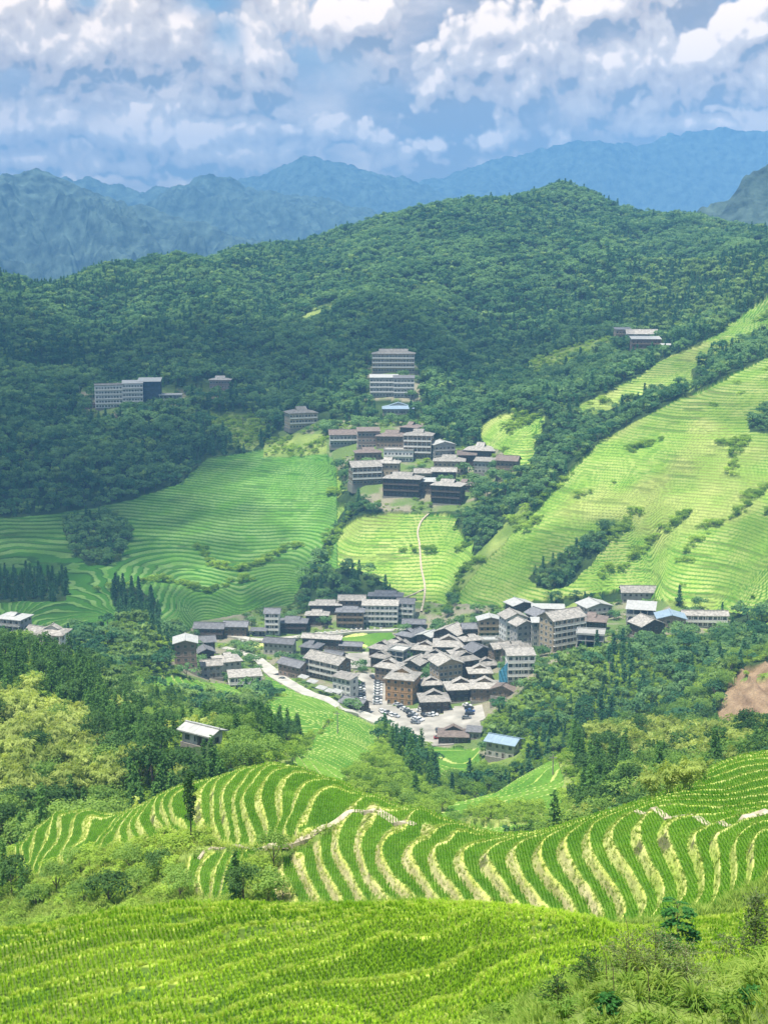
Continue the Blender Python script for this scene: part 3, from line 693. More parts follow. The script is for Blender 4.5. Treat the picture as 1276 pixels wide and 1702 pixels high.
# ------------------------------------------------------------------ the clouds above the valley that shade it
def clouds():
    mt = bpy.data.materials.new('thin_cloud'); mt.use_nodes = True; t = mt.node_tree; t.nodes.clear(); N, L = NT(t)
    out = N('ShaderNodeOutputMaterial'); d = N('ShaderNodeBsdfDiffuse'); d.inputs[0].default_value = (.85, .86, .88, 1)
    tr = N('ShaderNodeBsdfTransparent'); ms = N('ShaderNodeMixShader'); ms.inputs[0].default_value = .21
    L(tr.outputs[0], ms.inputs[1]); L(d.outputs[0], ms.inputs[2]); L(ms.outputs[0], out.inputs[0])
    Vs = []; Fs = []; nb = 0
    r = np.random.default_rng(4)
    for (X, Y, R_, el) in [(-420,1250,190,.9),(-250,1180,170,.9),(-330,1060,150,.8),(-520,1080,180,.9),(-130,1230,130,.7),(-30,1300,120,.7),(60,1240,90,.7),(130,1180,90,.7),(150,1090,60,.6),
                     (-420,900,120,.6),(-300,860,110,.55),(-210,840,80,.5),(-330,960,110,.6),(-190,760,60,.55),(-120,755,45,.5),(-50,762,42,.45),(10,768,34,.4),(60,748,36,.4),(-240,700,60,.5),(-330,760,100,.7),(-180,950,70,.5),
                     (90,775,40,.35),(-340,1000,120,.6),(-240,930,90,.6),(-200,1010,80,.5),(-370,820,110,.6),(-270,780,80,.5),(-140,900,60,.6),(-420,960,130,.7),(-130,1090,80,.6),(-600,1350,220,.9),(-160,1330,120,.6),(-560,900,150,.8),(-440,740,110,.7),(0,1170,70,.6),(-350,1380,150,.5),(200,1260,70,.6)]:
        k = (1330 + r.random() * 60 + 130) / SUN_DIR.z; c = np.array([X + SUN_DIR.x * k, Y + SUN_DIR.y * k, 1330.0])
        u = np.linspace(0, 2 * np.pi, 41)[:-1]; v = np.linspace(0, np.pi, 15)
        UU, VV_ = np.meshgrid(u, v); x = np.cos(UU) * np.sin(VV_); y = np.sin(UU) * np.sin(VV_); z = np.cos(VV_)
        rr = R_ * 1.12 * (1 + .55 * fbm(x * 2.3 + X * .01 + 9, y * 2.3 + Y * .01 + z, int(R_), 4))
        P = np.stack([c[0] + x * rr, c[1] + y * rr * el, c[2] + z * rr * .28 + 60], -1).reshape(-1, 3)
        ii = np.arange(len(P)).reshape(UU.shape); jn = np.roll(ii, -1, axis=1)
        Fs.append(np.stack([ii[:-1], ii[1:], jn[1:], jn[:-1]], -1).reshape(-1, 4) + nb); Vs.append(P); nb += len(P)
    o = link('clouds', mesh_np('clouds', np.concatenate(Vs), np.concatenate(Fs), [mt], smooth=True)); tag(o, 'thin broken clouds drifting above the valley', kind='stuff')
clouds()
# ------------------------------------------------------------------ plants
M_FIR = leaf_material('fir_needles', (.045, .125, .035), (.13, .25, .06), .35)
M_BROAD = leaf_material('broad_leaves', (.085, .19, .040), (.28, .41, .10), .45)
M_BAMBOO = leaf_material('bamboo_leaves', (.20, .28, .06), (.50, .56, .18), .45)
M_BUSH = leaf_material('bush_leaves', (.09, .21, .030), (.37, .50, .09), .45)
M_DARK = leaf_material('dark_leaves', (.035, .09, .028), (.10, .185, .05), .3)
M_GRASS = leaf_material('grass_blades', (.13, .24, .03), (.40, .48, .12), .45)
M_RICE = leaf_material('rice_blades', (.075, .235, .008), (.21, .42, .025), .45, .1)
M_RICEN = leaf_material('near_rice_blades', (.150, .310, .012), (.44, .62, .055), .45, .1)
M_BUND = leaf_material('bund_leaves', (.36, .48, .06), (.66, .70, .20), .5, .1)
M_WEED = leaf_material('weed_leaves', (.09, .20, .03), (.30, .42, .09), .4)
M_FARF = leaf_material('hazed_fir_needles', (.036, .105, .050), (.095, .21, .09), .35)  # this and the next two: distance haze tint put into the leaf colour
M_FARB = leaf_material('hazed_broad_leaves', (.055, .145, .060), (.20, .33, .13), .4)
M_FARM = leaf_material('hazed_bamboo_leaves', (.11, .21, .07), (.28, .40, .13), .4)
M_BARK = material('bark', (.10, .08, .06), var=.3, scale=6)
M_CULM = material('bamboo_culm', (.20, .26, .07), var=.2, scale=4)
M_TWIG = material('dry_twigs', (.13, .09, .06), var=.3, scale=6)

def quads(cent, nrm, up, ln, wd, rngl):
    """leaf quads: centre, normal, long axis"""
    n = nrm / (np.linalg.norm(nrm, axis=1, keepdims=True) + 1e-9)
    u = up - n * (up * n).sum(1, keepdims=True); u /= (np.linalg.norm(u, axis=1, keepdims=True) + 1e-9)
    s = np.cross(n, u)
    ln = np.asarray(ln).reshape(-1, 1) * np.ones((len(cent), 1)); wd = np.asarray(wd).reshape(-1, 1) * np.ones((len(cent), 1))
    V = np.stack([cent - u * ln, cent + s * wd, cent + u * ln, cent - s * wd], 1)
    return V.reshape(-1, 3)
def rnd_unit(n, r):
    v = r.normal(size=(n, 3)); return v / np.linalg.norm(v, axis=1, keepdims=True)
def leafmesh(name, V, tone, mat, trunk=None, barkmat=None):
    n = len(V) // 4
    Fq = np.arange(n * 4).reshape(-1, 4)
    me = mesh_np(name, V, Fq, [mat])
    a = me.attributes.new('tone', 'FLOAT', 'FACE'); a.data.foreach_set('value', np.asarray(tone, np.float32))
    return me
def with_trunk(name, V, tone, mat, tube, bark=None):
    """leaves and trunk in one mesh, for plants too small to show parts"""
    tv, tf = tube
    n = len(V) // 4
    Fq = np.concatenate([np.arange(n * 4).reshape(-1, 4), np.asarray(tf) + n * 4])
    me = mesh_np(name, np.concatenate([V, tv]), Fq, [mat, bark or (M_CULM if 'bamboo' in name else M_BARK)], [0] * n + [1] * len(tf))
    a = me.attributes.new('tone', 'FLOAT', 'FACE'); a.data.foreach_set('value', np.concatenate([tone, np.zeros(len(tf))]).astype(np.float32))
    return me
def tubes(paths, n=5):
    """paths: list of (points, radii) -> verts, quads"""
    V = []; Fs = []
    for pts, rad in paths:
        pts = [Vector(p) for p in pts]; base = len(V)
        for i, p in enumerate(pts):
            d = (pts[min(i + 1, len(pts) - 1)] - pts[max(i - 1, 0)]).normalized()
            a = d.cross(Vector((0.3, 1, 0.1))).normalized(); b = d.cross(a)
            for k in range(n):
                t = 2 * math.pi * k / n; V.append(tuple(p + a * (rad[i] * math.cos(t)) + b * (rad[i] * math.sin(t))))
        for i in range(len(pts) - 1):
            for k in range(n):
                Fs.append((base + i * n + k, base + i * n + (k + 1) % n, base + (i + 1) * n + (k + 1) % n, base + (i + 1) * n + k))
    return np.array(V, float), np.array(Fs, int)

def fir(seed, H=10, Rb=1.9, nleaf=900, leaf=.32, base=.08):
    r = np.random.default_rng(seed); C_ = []; Nn = []; Uu = []; To = []
    nb = 70
    zz_ = base + (1 - base) * (np.arange(nb) + r.random(nb)) / nb; zz_ = zz_ ** 1.0
    ang_ = np.arange(nb) * 2.4 + r.random(nb) * .6
    rad = Rb * (1 - zz_) ** .8 * (.75 + .5 * r.random(nb)) + .25
    w_ = rad / rad.sum()
    for i in range(nb):
        k = max(3, int(nleaf * w_[i]))
        s = r.random(k) ** .7
        p = np.stack([np.cos(ang_[i]) * rad[i] * s, np.sin(ang_[i]) * rad[i] * s, zz_[i] * H + rad[i] * .28 * s - rad[i] * .55 * s * s], 1)
        p += r.normal(size=(k, 3)) * np.array([.22, .22, .12]) * (Rb / 1.9)
        C_.append(p); o = np.array([np.cos(ang_[i]), np.sin(ang_[i]), .0])
        Nn.append(r.normal(size=(k, 3)) * .55 + np.array([0, 0, .9]) + o * .55); Uu.append(np.tile(o, (k, 1)) + r.normal(size=(k, 3)) * .5)
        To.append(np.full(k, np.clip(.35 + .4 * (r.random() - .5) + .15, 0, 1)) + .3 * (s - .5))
    C_ = np.concatenate(C_); V = quads(C_, np.concatenate(Nn), np.concatenate(Uu), leaf * (.7 + .6 * r.random(len(C_))), leaf * .5, r)
    tr = tubes([([(0, 0, -.8), (0, 0, H * .5), (0, 0, H * .97)], [H * .016, H * .010, .02])])
    return V, np.concatenate(To), tr
def lobes(seed, H, W, n, squash=.8, zlow=.3):
    r = np.random.default_rng(seed); L_ = []
    for i in range(n):
        d = rnd_unit(1, r)[0]; d[2] = abs(d[2]) * 1.2 - .35
        s = .45 + .5 * r.random()
        L_.append((np.array([d[0] * W * .55 * s * 1.3, d[1] * W * .55 * s * 1.3, H * (zlow + (1 - zlow) * .5) + d[2] * H * (1 - zlow) * .5 * s]), W * (.16 + .14 * r.random())))
    return L_
def broad(seed, H=8, W=6, nleaf=1000, leaf=.3, nl=16, zlow=.3):
    r = np.random.default_rng(seed); LL_ = lobes(seed, H, W, nl, zlow=zlow)
    C_ = []; Nn = []; To = []
    k = nleaf // nl
    for (c, rr) in LL_:
        d = rnd_unit(k, r); d[:, 2] = np.where(d[:, 2] < -.3, -d[:, 2], d[:, 2])
        C_.append(c + d * rr * np.array([1.25, 1.25, .9]) * (.65 + .45 * r.random((k, 1)))); Nn.append(d + np.array([0, 0, .35]) + r.normal(size=(k, 3)) * .45)
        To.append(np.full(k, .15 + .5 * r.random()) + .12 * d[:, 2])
    C_ = np.concatenate(C_); V = quads(C_, np.concatenate(Nn), rnd_unit(len(C_), r), leaf * (.6 + .8 * r.random(len(C_))), leaf * .6, r)
    limbs = [([(0, 0, -.8), (0, 0, H * .35), (r.normal() * .2, r.normal() * .2, H * .7)], [H * .022, H * .016, .04])]
    for (c, rr) in LL_[:6]:
        limbs.append(([(0, 0, H * (.2 + .15 * r.random())), tuple(c * .6 + np.array([0, 0, H * .12])), tuple(c)], [H * .010, H * .006, .02]))
    return V, np.concatenate(To), tubes(limbs, 4)
def bamboo(seed, H=9, nculm=16, nleaf=1100, leaf=.42, spread=2.2):
    r = np.random.default_rng(seed); C_ = []; Nn = []; Uu = []; To = []; paths = []
    k = nleaf // nculm
    for i in range(nculm):
        a = r.random() * 6.28; b0 = np.array([math.cos(a), math.sin(a), 0]); lean = spread * (.3 + .9 * r.random()); h = H * (.72 + .32 * r.random())
        st = b0 * r.random() * 1.1
        s = .35 + .65 * r.random(k) ** .8
        bend = s ** 2.6
        p = st + b0 * (lean * bend)[:, None] + np.stack([0 * s, 0 * s, h * (s - .22 * bend ** 1.6)], 1)
        wd = .75 * (1.15 - s) + .22
        p = p + r.normal(size=(k, 3)) * wd[:, None] * np.array([.8, .8, .5])
        C_.append(p); Uu.append(np.tile(b0 * .8 + np.array([0, 0, -.7]), (k, 1)) + r.normal(size=(k, 3)) * .35)
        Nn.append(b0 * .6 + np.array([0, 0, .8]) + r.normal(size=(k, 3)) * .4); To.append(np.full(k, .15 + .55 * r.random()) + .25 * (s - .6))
        paths.append(([tuple(st), tuple(st + np.array([0, 0, h * .5]) + b0 * lean * .12), tuple(st + b0 * lean * .6 + np.array([0, 0, h * .85]))], [.05, .04, .02]))
    C_ = np.concatenate(C_)
    V = quads(C_, np.concatenate(Nn), np.concatenate(Uu), leaf * (.7 + .7 * r.random(len(C_))), leaf * .36, r)
    return V, np.concatenate(To), tubes(paths, 3)
def bush(seed, H=1.6, W=2.2, nleaf=300, leaf=.17):
    return broad(seed, H, W, nleaf, leaf, nl=7, zlow=.05)

# kinds of near plants: a few variants each; (leaf data, material)
KIND = {}
def add_kind(key, name, mat, makers):
    KIND[key] = (name, mat, [mk for mk in makers])
add_kind('fir', 'fir_tree', M_FIR, [fir(1, 10, 1.9), fir(2, 11.5, 2.0), fir(3, 8.5, 1.8), fir(5, 10.5, 1.5)])
add_kind('broad', 'broadleaf_tree', M_BROAD, [broad(11, 8, 6.5), broad(12, 9, 6), broad(13, 6.5, 6), broad(14, 7.5, 7.5, 1200)])
add_kind('bamboo', 'bamboo_clump', M_BAMBOO, [bamboo(21), bamboo(22, 10), bamboo(23, 8, 13), bamboo(24, 9, 18, 1200, .4, 3)])
add_kind('dark', 'dark_tree', M_DARK, [broad(31, 9, 5.5), broad(32, 10, 6), broad(33, 7.5, 6)])
add_kind('bush', 'bush', M_BUSH, [bush(41), bush(42, 1.3, 2.4), bush(43, 2.2, 2.4, 380)])
KM = {}; KT = {}; KC2 = {}
for key, (name, mat, vs) in KIND.items():
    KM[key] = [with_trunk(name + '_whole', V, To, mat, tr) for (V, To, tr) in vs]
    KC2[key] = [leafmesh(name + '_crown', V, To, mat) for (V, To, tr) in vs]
    KT[key] = [mesh_np(name + '_trunk', tr[0], tr[1], [M_CULM if key == 'bamboo' else M_BARK]) for (V, To, tr) in vs]
def plant(key, x, y, label, cat, group=None, scale=1.0, var=None, parts=False, z=None, sink=.15):
    name = KIND[key][0]
    v = rng.integers(len(KM[key])) if var is None else var
    z = float(ground_z(x, y)[0]) - sink if z is None else z
    if parts:
        root = bpy.data.objects.new(name, None); col.objects.link(root)
        link('trunk', KT[key][v], root); link('crown', KC2[key][v], root)
    else:
        root = link(name, KM[key][v])
    root.location = (x, y, z); root.rotation_euler = (0, 0, rng.random() * 6.28)
    s = scale * (.85 + .3 * rng.random()); root.scale = (s, s, s * (.92 + .2 * rng.random()))
    return tag(root, label, cat, group)

def scatter(spacing, y0, y1, classes, qmax=.36, jitter=.48, seed=1):
    """jittered grid over the ground, kept where the land cover is one of the classes"""
    r = np.random.default_rng(seed)
    xm = qmax * y1
    gx, gy = np.meshgrid(np.arange(-xm, xm, spacing), np.arange(y0, y1, spacing))
    gx = gx + (r.random(gx.shape) - .5) * 2 * jitter * spacing; gy = gy + (r.random(gx.shape) - .5) * 2 * jitter * spacing
    gx = gx.ravel(); gy = gy.ravel()
    k = (gy > y0) & (gy < y1) & (np.abs(gx / gy) < qmax); gx = gx[k]; gy = gy[k]
    k = np.isin(cover(gx, gy), classes); return gx[k], gy[k]

BLOCK = []           # (x, y, r) keep plants out of houses, cars and road: filled by the village
def free(x, y, pad=0.0):
    if not BLOCK: return np.ones(len(x), bool)
    b = np.array(BLOCK); ok = np.ones(len(x), bool)
    for i in range(0, len(x), 4000):
        d = (x[i:i + 4000, None] - b[None, :, 0]) ** 2 + (y[i:i + 4000, None] - b[None, :, 1]) ** 2
        ok[i:i + 4000] = (d > (b[None, :, 2] + pad) ** 2).all(1)
    return ok

def scatter_gn(name, label, x, y, protos, scale, seed=1, kind='stuff', z=None, tilt=.0):
    """one countless mass: instances of a few plants on the points of one mesh"""
    r = np.random.default_rng(seed); n = len(x)
    z = ground_z(x, y) - .25 if z is None else z
    me = bpy.data.meshes.new(name); me.vertices.add(n)
    me.vertices.foreach_set('co', np.stack([x, y, z], 1).astype(np.float32).ravel())
    sc = np.broadcast_to(scale, (n,)) * (.58 + .85 * r.random(n) ** 1.4)
    for nm, dt, val in (('scl', 'FLOAT', sc), ('spin', 'FLOAT', r.random(n) * 6.283), ('pick', 'INT', r.integers(0, len(protos), n))):
        a = me.attributes.new(nm, dt, 'POINT'); a.data.foreach_set('value', np.asarray(val, np.float32 if dt == 'FLOAT' else np.int32))
    o = link(name, me)
    ng = bpy.data.node_groups.new(name + '_scatter', 'GeometryNodeTree')
    ng.interface.new_socket('Geometry', in_out='INPUT', socket_type='NodeSocketGeometry'); ng.interface.new_socket('Geometry', in_out='OUTPUT', socket_type='NodeSocketGeometry')
    N, L = NT(ng)
    gi = N('NodeGroupInput'); go = N('NodeGroupOutput'); ip = N('GeometryNodeInstanceOnPoints'); L(gi.outputs[0], ip.inputs['Points'])
    jn = N('GeometryNodeJoinGeometry')
    for p in protos:
        oi = N('GeometryNodeObjectInfo', transform_space='ORIGINAL'); oi.inputs['Object'].default_value = p; oi.inputs['As Instance'].default_value = True
        L(oi.outputs['Geometry'], jn.inputs[0])
    L(jn.outputs[0], ip.inputs['Instance']); ip.inputs['Pick Instance'].default_value = True
    def at(nm, ty):
        a = N('GeometryNodeInputNamedAttribute', data_type=ty); a.inputs[0].default_value = nm; return a.outputs[0]
    L(at('pick', 'INT'), ip.inputs['Instance Index'])
    cx = N('ShaderNodeCombineXYZ'); L(at('spin', 'FLOAT'), cx.inputs[2]); L(cx.outputs[0], ip.inputs['Rotation'])
    L(at('scl', 'FLOAT'), ip.inputs['Scale'])
    L(ip.outputs[0], go.inputs[0])
    md = o.modifiers.new('scatter', 'NODES'); md.node_group = ng
    return tag(o, label, kind=kind)

def rice(name, label, classes, y0, y1, dx, dy, blades, h, mat, seed, dirf=None, qmax=.33):
    """rice tufts in planted rows, one mesh (nobody could count them)"""
    r = np.random.default_rng(seed); xm = qmax * y1
    gx, gy = np.meshgrid(np.arange(-xm, xm, dx), np.arange(y0, y1, dy))
    gx = gx + .10 * dx * r.normal(size=gx.shape); gy = gy + .10 * dy * r.normal(size=gx.shape)
    if dirf: gx, gy = dirf(gx, gy)
    gx = gx.ravel(); gy = gy.ravel(); k = (gy > y0) & (gy < y1) & (np.abs(gx) < gy * qmax); gx = gx[k]; gy = gy[k]
    i, j, fi, fj = grid_ij(gx, gy)
    k = np.isin(LC[i, j], classes) & ~RIS[i, j] & ~RIS[i + 1, j] & ~RIS[i, j + 1]; gx = gx[k]; gy = gy[k]
    hh = h * (.85 + .3 * (fbm(gx / 5, gy / 5, seed, 3) * .8 + .5))
    thin = fbm(gx / 3.5, gy / 3.5, seed + 4, 2)
    k = r.random(len(gx)) < np.clip(1.4 - 1.4 * np.clip(thin - .25, 0, 1) * 1.4, .45, 1); gx = gx[k]; gy = gy[k]; hh = hh[k]; thin = thin[k]
    n = len(gx); z = ground_z(gx, gy)
    B = np.stack([gx, gy, z], 1)[:, None, :]
    a = r.random((n, blades)) * 6.283; out = (.12 + .38 * r.random((n, blades))) * hh[:, None]
    hz = hh[:, None] * (.75 + .4 * r.random((n, blades)))
    dx_, dy_ = np.cos(a), np.sin(a); w = hh[:, None] * .055
    base = B + np.stack([dx_ * .03, dy_ * .03, 0 * a - .04], -1)
    tip = B + np.stack([dx_ * out, dy_ * out, hz], -1)
    mid = B + np.stack([dx_ * out * .35, dy_ * out * .35, hz * .72], -1)
    sd_ = np.stack([-dy_, dx_, 0 * a], -1) * w[..., None]
    V = np.stack([base, mid + sd_, tip, mid - sd_], 2).reshape(-1, 3)
    me = mesh_np(name, V, np.arange(n * blades * 4).reshape(-1, 4), [mat])
    fk_ = hsh(np.floor((z + 30.0) / .6 + 1e-3).astype(np.int64), np.zeros(n, np.int64), 3) if classes == [NEAR] else .5 + 0 * z
    dark_ = .35 * ((z < -32.9) & (gx < 2)) if classes == [NEAR] else 0
    tone = np.repeat(np.clip(.35 + .35 * (fk_ - .5) - dark_ + .5 * fbm(gx / 8, gy / 8, seed + 1, 3) + .25 * r.normal(size=n) * .5 + .3 * np.clip(thin, 0, 1), 0, 1), blades)
    at = me.attributes.new('tone', 'FLOAT', 'FACE'); at.data.foreach_set('value', tone.astype(np.float32))
    print(name, n)
    return tag(link(name, me), label, kind='stuff')
RIS = (rz & (LC == ZEB)) | ((rn | (fn < .06)) & (LC == NEAR)) | (edge & (LC == ZEB))
# ------------------------------------------------------------------ the villages
M_TILE = material('grey_roof_tiles', (.29, .27, .238), var=.36, scale=.9, stripes=((.6, 3.2, 3.2), .25), rnd=.22)
M_TILED = material('dark_roof_tiles', (.15, .15, .155), var=.25, scale=.9, stripes=((.6, 3.2, 3.2), .25), rnd=.2)
M_TILEB = material('brown_roof_tiles', (.17, .135, .115), var=.25, scale=.9, stripes=((.6, 3.2, 3.2), .25), rnd=.15)
M_TIN = material('pale_metal_roof', (.38, .38, .355), rough=.6, var=.15, scale=.6, stripes=((4, .3, .3), .12))
M_TINB = material('blue_metal_roof', (.24, .32, .39), rough=.5, var=.1, scale=.6, stripes=((4, .3, .3), .12))
M_WOOD = material('weathered_timber', (.22, .165, .115), var=.25, scale=1.2, stripes=((3, 3, .3), .2), rnd=.2)
M_WOODD = material('dark_timber', (.10, .075, .06), var=.25, scale=1.2, stripes=((3, 3, .3), .2), rnd=.2)
M_WOODO = material('orange_timber', (.40, .24, .12), var=.2, scale=1.2, stripes=((3, 3, .3), .18))
M_WOODP = material('pale_timber', (.36, .29, .20), var=.2, scale=1.2, stripes=((3, 3, .3), .18), rnd=.15)
M_BRICK = material('brown_brick', (.27, .20, .165), var=.25, scale=2.5, rnd=.1)
M_CONC = material('grey_concrete', (.36, .35, .32), var=.2, scale=.7, rnd=.15)
M_WHITE = material('white_render', (.62, .61, .57), var=.12, scale=.8)
M_STONE = material('stone_footing', (.24, .22, .19), var=.3, scale=2.0)
M_GLASS = material('window_glass', (.035, .045, .05), rough=.15, var=.2, spec=.6)
M_FRAME = material('window_frame', (.30, .26, .21), var=.1)
M_FRAMEW = material('white_window_frame', (.62, .62, .6), var=.1)
M_NET = material('dark_scaffold_net', (.035, .055, .085), var=.3, scale=.5)
M_TARP = material('blue_tarpaulin', (.10, .33, .48), rough=.6, var=.3, scale=1)
ROOFS = {'t': M_TILE, 'd': M_TILED, 'b': M_TILEB, 'w': M_TIN, 'u': M_TINB}
WALLS = {'w': M_WOOD, 'd': M_WOODD, 'o': M_WOODO, 'p': M_WOODP, 'b': M_BRICK, 'c': M_CONC, 'h': M_WHITE, 'n': M_NET}
win_mesh = {}
def window_mesh(w, h, white):
    key = (round(w, 1), round(h, 1), white)
    if key not in win_mesh:
        b = MB(); t = .09
        b.box(-w / 2, -.05, 0, w / 2, .02, h, 0)
        for (x0, x1, z0, z1) in ((-w / 2 - t, -w / 2, -t, h + t), (w / 2, w / 2 + t, -t, h + t), (-w / 2, w / 2, h, h + t), (-w / 2, w / 2, -t, 0), (-.035, .035, 0, h)):
            b.box(x0, -.10, z0, x1, .015, z1, 1)
        win_mesh[key] = b.mesh('window', [M_GLASS, M_FRAMEW if white else M_FRAME])
    return win_mesh[key]
def roof_mesh(kind, W, D, rise, mat, ov=.9):
    b = MB(); hx, hy = W / 2 + ov, D / 2 + ov; th = .28
    if kind in ('v', 'f'):                        # ridge runs front to back
        hx, hy = hy, hx
    P = []
    if kind in ('h', 'v'):
        rx = max(hx - hy * .95, hx * .22); kz = .45; yb = hy * (1 - kz); zb = rise * kz
        E = [(-hx, -hy, 0), (hx, -hy, 0), (hx, hy, 0), (-hx, hy, 0)]
        Lr = [(p[0], p[1], -th) for p in E]
        A = (-rx, -yb, zb); B = (rx, -yb, zb); C_ = (rx, yb, zb); D_ = (-rx, yb, zb)
        rx2 = rx + .5; A2 = (-rx2, -yb * 1.0, zb + .12); B2 = (rx2, -yb, zb + .12); C2 = (rx2, yb, zb + .12); D2 = (-rx2, yb, zb + .12)
        R0 = (-rx2, 0, rise + .12); R1 = (rx2, 0, rise + .12)
        for f in ([E[0], E[1], B, A], [E[2], E[3], D_, C_], [E[1], E[2], C_, B], [E[3], E[0], A, D_]): P.append((f, 0))
        P += [([A2, B2, R1, R0], 0), ([C2, D2, R0, R1], 0)]
        P += [([B, C_, (rx, 0, rise)], 1), ([D_, A, (-rx, 0, rise)], 1)]
        P += [([A, B, (rx, 0, rise), (-rx, 0, rise)], 0), ([C_, D_, (-rx, 0, rise), (rx, 0, rise)], 0)]
    else:
        E = [(-hx, -hy, 0), (hx, -hy, 0), (hx, hy, 0), (-hx, hy, 0)]; Lr = [(p[0], p[1], p[2] - th) for p in E]
        R0 = (-hx, 0, rise); R1 = (hx, 0, rise); gx = W / 2 if kind == 'g' else D / 2
        P += [([E[0], E[1], R1, R0], 0), ([E[2], E[3], R0, R1], 0)]
        U0 = (-hx, 0, rise - th); U1 = (hx, 0, rise - th)
        P += [([Lr[1], Lr[0], U0, U1], 0), ([Lr[3], Lr[2], U1, U0], 0), ([E[1], Lr[1], U1, R1], 0), ([E[2], R1, U1, Lr[2]], 0), ([E[3], Lr[3], U0, R0], 0), ([E[0], R0, U0, Lr[0]], 0)]
        ww = (D if kind == 'g' else W) / 2
        zt = rise * (1 - 0) - th - .05
        for sx in (-1, 1): P.append(([(sx * gx, -ww, -.05), (sx * gx, ww, -.05), (sx * gx, 0, zt)], 1))
    for i in range(4):
        j = (i + 1) % 4
        if kind in ('h', 'v') or i in (0, 2): P.append(([Lr[i], Lr[j], E[j], E[i]], 0))
    if kind in ('h', 'v'): P.append(([Lr[3], Lr[2], Lr[1], Lr[0]], 0))
    for f, m in P:
        if kind in ('v', 'f'): f = [(-y, x, z) for (x, y, z) in f]
        b.poly(f, m)
    if kind in ('h', 'g'): b.box(-rx - .3 if kind == 'h' else -hx, -.16, rise + .05, rx + .3 if kind == 'h' else hx, .16, rise + .3, 0)
    elif kind in ('v', 'f'): b.box(-.16, -rx - .3 if kind == 'v' else -hx, rise + .05, .16, rx + .3 if kind == 'v' else hx, rise + .3, 0)
    return b
